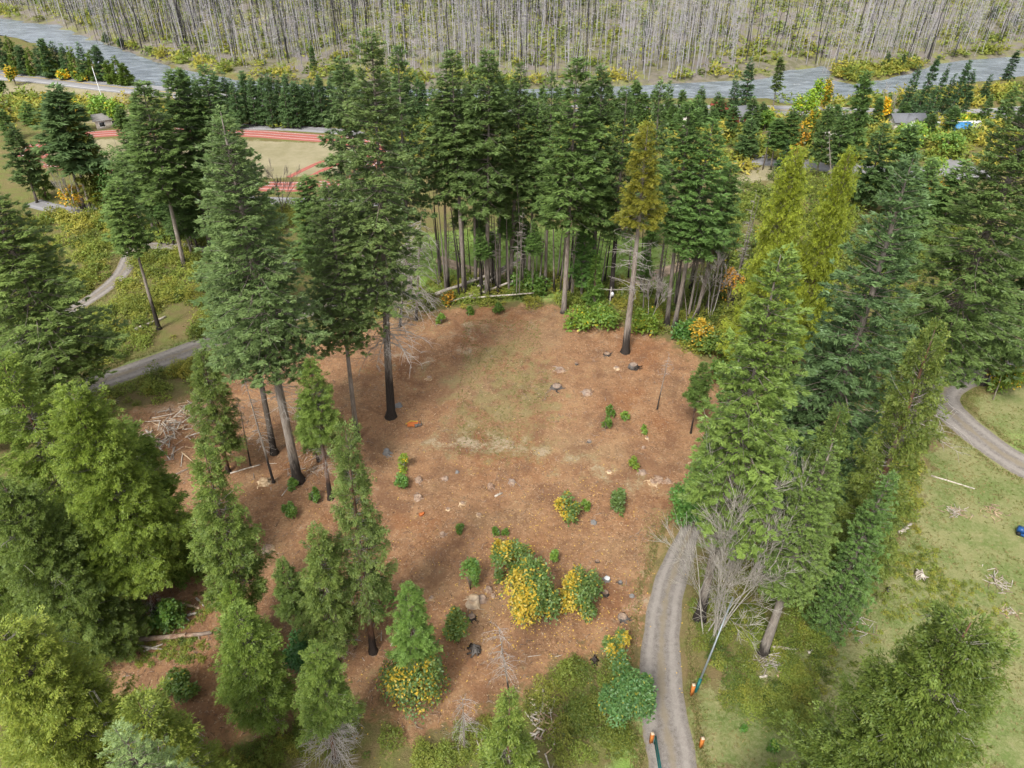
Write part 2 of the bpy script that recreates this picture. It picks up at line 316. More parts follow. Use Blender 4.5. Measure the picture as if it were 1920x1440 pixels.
att['grass']=np.clip(gauss(940,660,5,5,.6)+gauss(965,740,8,8,.75)+gauss(920,790,8,7,.65)+gauss(985,690,5,6,.5)+.6*np.exp(-(ldist(PATH,GX,GY)/2.4)**2)+gauss(1235,1100,1.5,6,.6)+gauss(1240,1010,2.5,5,.5)+gauss(830,690,6,5,.4)+gauss(700,700,5,5,.35)+gauss(640,1300,4,3,.4)+gauss(870,610,10,3,.5)+gauss(1060,600,8,3,.4)+gauss(270,1190,3,2,.8)+gauss(200,1225,3,2,.6)+gauss(600,1130,3,3,.3),0,1)*.74
att['pale']=np.clip(gauss(870,828,6,2.2,.28)+gauss(940,810,5,3,.30)+gauss(770,670,5,3,.5)+gauss(870,640,3,5,.5)+.45*np.exp(-(ldist(PATH,GX,GY)/1.5)**2)+gauss(320,800,6,5,.7)+gauss(610,860,4,4,.4)+gauss(1200,1150,3,10,.35)+gauss(960,610,9,3,.35)+gauss(1180,630,8,4,.3)+gauss(640,960,6,6,.3),0,1)
# three sheets of the same grid: the land, the bare clearing and the lawn
def land(name,mask,label=None):
    ny,nx=GX.shape; i,j=np.meshgrid(np.arange(ny-1),np.arange(nx-1),indexing='ij'); f=np.stack([i*nx+j,i*nx+j+1,(i+1)*nx+j+1,(i+1)*nx+j],-1)[mask]
    f=f.reshape(-1,4); u,inv=np.unique(f,return_inverse=True)
    me=bpy.data.meshes.new(name); V=np.stack([GX,GY,Z],-1).reshape(-1,3)[u]; F=inv.reshape(-1,4)
    me.vertices.add(len(V)); me.vertices.foreach_set('co',V.astype(np.float32).ravel()); me.loops.add(F.size); me.loops.foreach_set('vertex_index',F.astype(np.int32).ravel())
    me.polygons.add(len(F)); me.polygons.foreach_set('loop_start',(np.arange(len(F))*4).astype(np.int32)); me.polygons.foreach_set('use_smooth',np.ones(len(F),bool))
    for k,a in att.items():
        x=me.attributes.new(k,'FLOAT','POINT'); x.data.foreach_set('value',a.reshape(-1)[u].astype(np.float32))
    me.materials.append(M['ground']); me.update(calc_edges=True)
    return tag(link(name,me),label,kind='structure')
fc=lambda a:(a[:-1,:-1]+a[1:,1:]+a[:-1,1:]+a[1:,:-1])/4
md,ml,mb=fc(att['duff'])>.5,fc(att['lawn'])>.5,fc(att['burn'])>.5
land('ground',~md&~ml&~mb,'forest floor of weeds, grass and low brush'); land('clearing',md,'bare clearing covered in orange brown wood chips and needles'); land('lawn',ml&~md,'green and tan mown grass beside the gravel drive'); land('hillside',mb&~md&~ml,'burnt hillside across the river')
def ribbon(name,C,w,mat,label,lift=.06,edge=-.07,k=9,wob=.045,seed=0):
    rg=np.random.default_rng(seed); d=nrm(np.gradient(C,axis=0)); nn=np.stack([-d[:,1],d[:,0]],1); W_=np.broadcast_to(w,(len(C),))*(1+wob*np.interp(np.arange(len(C)),np.arange(0,len(C)+3,3),rg.uniform(-1,1,len(np.arange(0,len(C)+3,3)))))
    u=np.linspace(-1,1,k); XY=C[:,None]+nn[:,None]*(u[None,:,None]*W_[:,None,None]/2)
    z=T(XY[...,0],XY[...,1])+lift+(edge-lift)*np.abs(u[None])**6
    V=np.concatenate([XY,z[...,None]],-1).reshape(-1,3); n=len(C); i,j=np.meshgrid(np.arange(n-1),np.arange(k-1),indexing='ij'); F=np.stack([i*k+j,i*k+j+1,(i+1)*k+j+1,(i+1)*k+j],-1).reshape(-1,4)
    me=bpy.data.meshes.new(name); me.from_pydata(V.tolist(),[],F.tolist()); x=me.attributes.new('across','FLOAT','POINT'); x.data.foreach_set('value',np.tile(u,n).astype(np.float32)); me.materials.append(mat)
    me.polygons.foreach_set('use_smooth',np.ones(len(F),bool))
    return tag(link(name,me),label,kind='structure')
ribbon('driveway',DRIVE,np.interp(np.arange(len(DRIVE)),[0,24,44,52,len(DRIVE)],[4.7,4.2,3.4,2.6,2.0]),M['gravel'],'grey gravel drive running up to the clearing')
ribbon('gravel_road',RROAD,5.0,M['gravel'],'grey gravel road curving past the trees on the right',seed=1)
ribbon('dirt_lane',LROAD,4.6,M['gravel'],'gravel lane passing behind the left trees',seed=2)
ribbon('winding_lane',LROAD2,3.2,M['gravel'],'narrow gravel lane winding between yellow shrubs',seed=3)
ribbon('back_lane',BROAD,4.5,M['asphalt'],'grey lane behind the left tree group',seed=4)
ribbon('dirt_path',BPATH,3.2,M['dirtroad'],'tan dirt path crossing the green field',seed=5)
hw=seg(poly(HWY),5); HIGH=ribbon('highway',hw,13,M['asphalt'],'two lane highway beside the river',.12,-.3,wob=.01)
ribbon('parking_road',seg(poly([(1330,300),(1400,298),(1480,302),(1560,312),(1650,322),(1740,325),(1850,322)]),5),11,M['asphalt'],'pale parking road among the far trees',.1,-.2,wob=.1,seed=6)
ribbon('far_drive',seg(poly([(1780,330),(1790,290),(1800,262),(1812,240)]),5),5,M['asphalt'],'grey drive leading to the far tents',.14,-.2,seed=7)
# running track
TR=seg(poly([(640,262),(540,255),(470,250),(330,246),(200,250),(130,258),(75,272),(60,288),(85,302),(165,316),(300,332),(430,345),(540,350),(620,345),(680,325),(710,300),(700,275),(640,262)]),6)
ribbon('running_track',TR,6.5,M['trackred'],'red running track around a tan grass infield',.10,-.05,wob=.0)
ribbon('track_apron',seg(poly([(760,262),(640,247),(540,240),(470,238),(330,232)]),5),6,M['asphalt'],'grey strip beside the red track',.08,-.2,wob=.02)
ribbon('runway_strip',seg(poly([(540,333),(570,318),(605,303),(640,296)]),4),1.4,M['trackred'],'narrow red run-up strip on the infield',.13,-.02,wob=.0)
ribbon('runway_strip',seg(poly([(575,337),(600,322),(640,304)]),4),1.4,M['trackred'],'narrow red run-up strip on the infield',.13,-.02,wob=.0)
# white lane lines of the highway, laid flat on it
def stripe(C,off,w,mat,label,z=.15):
    d=nrm(np.gradient(C,axis=0)); nn=np.stack([-d[:,1],d[:,0]],1); return ribbon('road_line',C+nn*off,w,mat,label,z,z,k=2,wob=0)
m_line=plain('road_paint',(.7,.7,.68)); m_yel=plain('road_paint_yellow',(.6,.42,.06))
stripe(hw,0,.35,m_yel,'yellow centre line of the highway',.17); stripe(hw,4.3,.3,m_line,'white edge line of the highway',.17); stripe(hw,-4.3,.3,m_line,'white edge line of the highway',.17)
for o_ in (-1.9,0,1.9): stripe(TR,o_,.16,m_line,'thin white lane line of the running track',.14)
# water
mb=MB(); 
wx=np.arange(-420,460,20.); 
v=[(-900,180,WL),(900,180,WL),(900,900,WL),(-900,900,WL)]
mb.add(v,quads=[(0,1,2,3)])
# keep the sheet inside the river bed: triangulate the river polygon grown by 1 m
def fillpoly(P,z):
    import mathutils
    from mathutils.geometry import tessellate_polygon
    t=tessellate_polygon([[mathutils.Vector((p[0],p[1],0)) for p in P]]); return np.array([(p[0],p[1],z) for p in P]),t
v,t=fillpoly(RIVER,WL); mb=MB(); mb.add(v,tris=t); tag(link('river',mb.mesh('river',M['water'])),'grey blue river with white ripples',kind='structure')

# ---------------------------------------------------------------- crowns
def ztan(d): return math.tan(math.radians(d))
def fir_crown(seed,H,R,nbr,nleaf,L,Wd,e0=-18,e1=42,shape=.72,bot=.55,droop=.18,limbs=True,ragged=.25):
    rg=np.random.default_rng(seed); mb=MB(); zs=np.sort(rg.uniform(0,1,nbr)**.92)*H*.985
    az=np.cumsum(rg.uniform(1.9,2.9,nbr)); env=(1-zs/H)**shape*(bot+(1-bot)*np.clip(zs/H/.2,0,1)); 
    side_bias=1+ragged*np.sin(az*1.0+rg.uniform(0,6))*.6
    BL=np.maximum(.22,R*env*rg.uniform(1-ragged*1.6,1.12,nbr)*side_bias); wt=BL**1.45; cnt=np.maximum(5,(nleaf*wt/wt.sum()).astype(int))
    for k in range(nbr):
        t=zs[k]/H; a=az[k]; Lb=BL[k]; rad=np.array([math.cos(a),math.sin(a),0]); sd=np.array([-math.sin(a),math.cos(a),0])
        e=ztan(e0+(e1-e0)*t**1.3+rg.normal(0,6)); dr=droop*rg.uniform(.6,1.5)*(1-t); n=cnt[k]
        def path(s): return rad*(Lb*s)[:,None]+np.array([0,0,1])*(zs[k]+Lb*(e*s-dr*s**2+.10*s**4))[:,None]
        if Lb>.8 and limbs:
            ss=np.array([0,.35,.7,.97]); mb.tube(path(ss),[.02+.014*Lb,.014+.008*Lb,.012,.006],3,m=1)
        # side twigs: leaves sit along a set of twigs so gaps stay between them
        nt_=max(3,int(Lb*3.2)); ts=np.sort(rg.uniform(.12,1,nt_)**.8); tw=(.10+.34*Lb*(1.02-ts)**.7*np.minimum(1,ts*3))*rg.uniform(.6,1.2,nt_); sg=np.where(rg.uniform(size=nt_)<.5,-1,1)
        i=rg.integers(0,nt_,n); v=rg.uniform(0,1,n)**.75; w=tw[i]*v*sg[i]; s=np.clip(ts[i]+.20*v*tw[i]/max(Lb,.5)*1.6,0,1.06)
        P=path(s)+sd*w[:,None]+rg.normal(0,1,(n,3))*np.array([.07,.07,.06])*(L/.3)**.5; P[:,2]-=.22*np.abs(w)*rg.uniform(.3,1.2,n)
        D=rad*(.75)+sd*(sg[i]*.9*(v>.1))[:,None]+rg.normal(0,.35,(n,3)); D[:,2]+=e*.4+rg.normal(-.02,.18,n)
        N=np.array([0,0,1])+rg.normal(0,.42,(n,3))
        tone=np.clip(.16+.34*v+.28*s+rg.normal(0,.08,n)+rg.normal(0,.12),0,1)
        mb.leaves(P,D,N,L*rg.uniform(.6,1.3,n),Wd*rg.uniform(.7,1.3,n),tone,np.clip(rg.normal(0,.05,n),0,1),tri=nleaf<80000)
    return mb
def cedar_crown(seed,H,R,nbr,nleaf,L,Wd,shape=.62,bot=.8,limbs=True,open_=0.0,tip=.35,fine=4.2,csp=.62):
    rg=np.random.default_rng(seed); mb=MB(); zs=np.sort(rg.uniform(0,1,nbr)**.95)*H*.985; az=rg.uniform(0,2*math.pi,nbr)
    t=zs/H; env=(1-t)**shape*(bot+(1-bot)*np.clip(t/.12,0,1)); lump=1+.17*np.sin(az*2+t*9+seed)+.13*np.sin(az*3-t*23)+.10*np.sin(az*5+t*41)
    BL=np.maximum(.25,R*env*lump*rg.uniform(.50,1.13,nbr)); wt=BL**1.25; cnt=np.maximum(8,(nleaf*wt/wt.sum()).astype(int))
    for k in range(nbr):
        if rg.uniform()<open_: continue
        a=az[k]; Lb=BL[k]; rad=np.array([math.cos(a),math.sin(a),0]); sd=np.array([-math.sin(a),math.cos(a),0]); n=cnt[k]; tt=t[k]
        e=-.28+.9*tt**1.5+rg.normal(0,.08)
        def path(s): return rad*(Lb*s)[:,None]+np.array([0,0,1])*(zs[k]+Lb*(e*s+.30*s**2.5))[:,None]
        if Lb>.9 and limbs: ss=np.array([0,.4,.75,1.]); mb.tube(path(ss),[.018+.012*Lb,.012+.007*Lb,.009,.005],3,m=(1 if rg.uniform()<.7 else 2))
        nc=max(4,int(Lb*fine)); cs=rg.uniform(.25,1,nc)**.6; cw=rg.normal(0,.22,nc)*Lb*(1.2-cs); cz=rg.normal(0,.08,nc)*min(Lb,2); ct=rg.normal(0,.10,nc); bt=rg.normal(0,.12)
        C=path(cs)+sd*cw[:,None]+np.array([0,0,1])*cz[:,None]
        o=nrm(rad+sd*(rg.normal(0,.55,nc)+cw/max(Lb,.5)*1.2)[:,None]+np.array([0,0,1])*(rg.normal(-.12,.33,nc)+.5*tt)[:,None]); s0=nrm(np.cross(o,np.array([0,0,1.]))); u0=np.cross(s0,o); ph=rg.normal(0,.45,nc)[:,None]; s_=s0*np.cos(ph)+u0*np.sin(ph); n_=np.cross(s_,o)
        F=(csp*rg.uniform(.7,1.35,nc)*(.75+.12*min(Lb,3)))
        i=rg.integers(0,nc,n); a_=rg.uniform(0,1,n)**.75; w_=rg.uniform(-1,1,n); b_=w_*.52*(1.05-.65*a_)
        P=C[i]+o[i]*(a_*F[i])[:,None]+s_[i]*(b_*F[i])[:,None]-np.array([0,0,1])*(.30*F[i]*a_**2)[:,None]+rg.normal(0,.035,(n,3))
        D=o[i]+s_[i]*(b_*1.5)[:,None]+rg.normal(0,.22,(n,3))-np.array([0,0,.25])*a_[:,None]; N=n_[i]+rg.normal(0,.30,(n,3))
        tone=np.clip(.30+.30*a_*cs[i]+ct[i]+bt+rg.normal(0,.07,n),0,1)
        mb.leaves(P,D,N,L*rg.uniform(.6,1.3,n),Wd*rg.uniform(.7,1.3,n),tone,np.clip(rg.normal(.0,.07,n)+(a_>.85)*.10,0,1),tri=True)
    return mb
def trunk_mesh(seed,k=8,n=14,wig=.010):
    rg=np.random.default_rng(seed); t=np.linspace(0,1,n); r=(1-t)**.85*.92+.06; r[0]=1.55; r[1]=1.08; t[1]=.025
    x=np.cumsum(rg.normal(0,wig,n)); y=np.cumsum(rg.normal(0,wig,n)); x-=np.linspace(x[0],x[-1],n); y-=np.linspace(y[0],y[-1],n)
    mb=MB(); mb.tube(np.stack([x*4,y*4,t],1),1.0,k)      # unit radius, unit height
    V=mb.v[0]; ring=V[:n*k].reshape(n,k,3); cen=np.stack([x*4,y*4,t],1)[:,None]; th=np.arange(k)*2*math.pi/k
    ring[...,:2]=cen[...,:2]+np.stack([np.cos(th),np.sin(th)],-1)[None]*(r[:,None,None]*(1+rg.normal(0,.05,(n,k,1)))); ring[...,2]=t[:,None]
    V[:n*k]=ring.reshape(-1,3); V[-1]=(x[0]*4,y[0]*4,0); V[-2]=(x[-1]*4,y[-1]*4,1); return mb
def dead_branch(seed,n=60,H=8,R=3.2,down=.55,sub=7):
    rg=np.random.default_rng(seed); mb=MB()
    for k in range(n):
        z=rg.uniform(0,H); a=rg.uniform(0,2*math.pi); L=R*rg.uniform(.35,1)*(1-.3*z/H); rad=np.array([math.cos(a),math.sin(a),0]); sd=np.array([-rad[1],rad[0],0]); c=rg.normal(0,.15)
        s=np.linspace(0,1,5); P=rad*(L*s)[:,None]+sd*(c*L*s**2)[:,None]+np.array([0,0,1])*(z+L*(.12*s-down*s**2+.15*s**4))[:,None]
        mb.tube(P,np.linspace(.035,.009,5),3)
        for j in range(sub):
            i=rg.uniform(.25,1); b=P[0]*0+np.array([np.interp(i,s,P[:,q]) for q in range(3)]); g=rg.choice([-1,1]); l=L*.38*rg.uniform(.4,1)
            d=nrm(rad*.7+sd*g*.8+np.array([0,0,rg.normal(-.15,.25)])); mb.tube([b,b+d*l*.5+[0,0,.03],b+d*l+[0,0,-.1*l]],[.014,.010,.006],3)
    return mb
PR_={}
def lod(d): return 0 if d<44 else 1 if d<92 else 2 if d<150 else 3
FIRP=[(10,[(26,4.6,440,90000,.17,.06)]),(20,[(26,4.6,360,62000,.24,.085),(24,4.2,330,56000,.24,.085),(26,5.0,390,64000,.24,.085)]),(30,[(24,4.4,240,17000,.50,.15),(22,4.0,220,16000,.50,.15),(26,4.6,260,18000,.50,.15),(22,3.8,200,15000,.5,.15)]),(40,[(20,3.8,120,4200,.95,.30),(18,3.4,110,4000,.95,.30),(22,4.0,130,4400,.95,.30)])]
CEDP=[(50,[(24,6.2,640,200000,.17,.070)]),(60,[(16,3.2,400,60000,.19,.070),(15,3.0,380,56000,.19,.070),(17,3.4,420,60000,.19,.070)]),(70,[(17,3.4,320,30000,.27,.13),(18,3.2,300,30000,.27,.13)]),(80,[(14,3.0,110,4200,.8,.28)])]
def protos(kind,l,i):
    key=(kind,l)
    if key not in PR_:
        s0,L_=(FIRP if kind=='F' else CEDP)[l]; out=[]
        for j,a in enumerate(L_):
            f=fir_crown if kind=='F' else cedar_crown; kw={}
            if kind=='F': kw=dict(shape=[.66,.58,.74,.64][j%4],droop=[.18,.3,.1,.24][j%4],ragged=[.25,.32,.2,.3][j%4])
            else: kw=dict(shape=[.62,.72,.55][j%3])
            m=f(s0+j,*a,limbs=l<3,**kw).mesh('crown_'+kind+str(l)+str(j),[M['needle' if kind=='F' else 'scale'],M['limb'],M['twig']])
            out.append((m,a[0],a[1]))
        PR_[key]=out
    return PR_[key][i%len(PR_[key])]
TR_=[trunk_mesh(5+i).mesh('trunk_%d'%i,M['bark'],True) for i in range(3)]; TRR_=[trunk_mesh(8+i).mesh('trunk_r%d'%i,M['redbark'],True) for i in range(2)]
DB_=[dead_branch(2+i,46,8,3.2,.5-.25*i).mesh('dead_%d'%i,M['twig']) for i in range(2)]+[dead_branch(9,90,8,3.2,.75,10).mesh('dead_2',M['twig'])]
RNG=np.random.default_rng(77); NT=[0]
SPOTS=[]
def tree(kind,bx,by,tx,ty,w,cb,tint=(1,1,1),label=None,group=None,char=.08,grey=.5,dead=None,name=None,tr=None,cat='tree',lv=None,maxlean=3.5,hcap=None,var=None,fb=False):
    NT[0]+=1; i=NT[0] if var is None else var
    x,y,z=G(bx,by); H=max(3.0,HT(x,y,ty)-z); 
    if hcap: H=min(H,hcap)
    px,_,dep=PR(x,y,z+H); lean=np.clip(math.degrees(math.atan2((tx-px)*dep/FPX,H)),-maxlean,maxlean)
    w=w*(1.04 if kind=='F' else .92)
    r=w*PR(x,y,z+H*(cb+.3*(1-cb)))[2]/FPX
    d=math.sqrt(x*x+y*y+(CAM_H-z-H*.6)**2); l=lod(d) if lv is None else lv
    if kind=='C' and lv is None and r>3.9 and d<80: l=0
    nm=name or {'F':'fir_tree','C':'cedar_tree'}[kind]
    root=bpy.data.objects.new(nm,None); COL.objects.link(root); root.location=(x,y,z-.05); root.rotation_euler=(math.radians(RNG.normal(0,.6)),math.radians(lean),RNG.uniform(0,6.28) if abs(lean)<.8 else 0)
    tag(root,label,cat,group)
    R=tr or (.10+H*.0095)
    t=link('trunk',(TR_ if kind=='F' or fb else TRR_)[i%2],root,color=(char*.72,grey,0,1)); t.scale=(R,R,H*.985)
    me,ph,pr=protos(kind,l,i); hc=H*(1-cb)
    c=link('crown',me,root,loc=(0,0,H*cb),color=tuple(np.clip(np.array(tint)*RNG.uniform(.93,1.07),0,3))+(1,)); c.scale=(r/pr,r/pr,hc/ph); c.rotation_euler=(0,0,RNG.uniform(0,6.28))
    if kind=='C' and l==0:
        c2=link('inner_crown',me,root,loc=(0,0,H*cb),color=c.color[:]); c2.scale=(r/pr*.84,r/pr*.84,hc/ph*.97); c2.rotation_euler=(0,0,c.rotation_euler[2]+1.7)
    if dead:
        z0,z1,rr,v=dead; q=link('dead_branches',DB_[v],root,loc=(0,0,H*z0)); q['kind']='stuff'; q.scale=(rr/3.2,rr/3.2,H*(z1-z0)/8); q.rotation_euler=(0,0,RNG.uniform(0,6.28))
    SPOTS.append((x,y)); return root
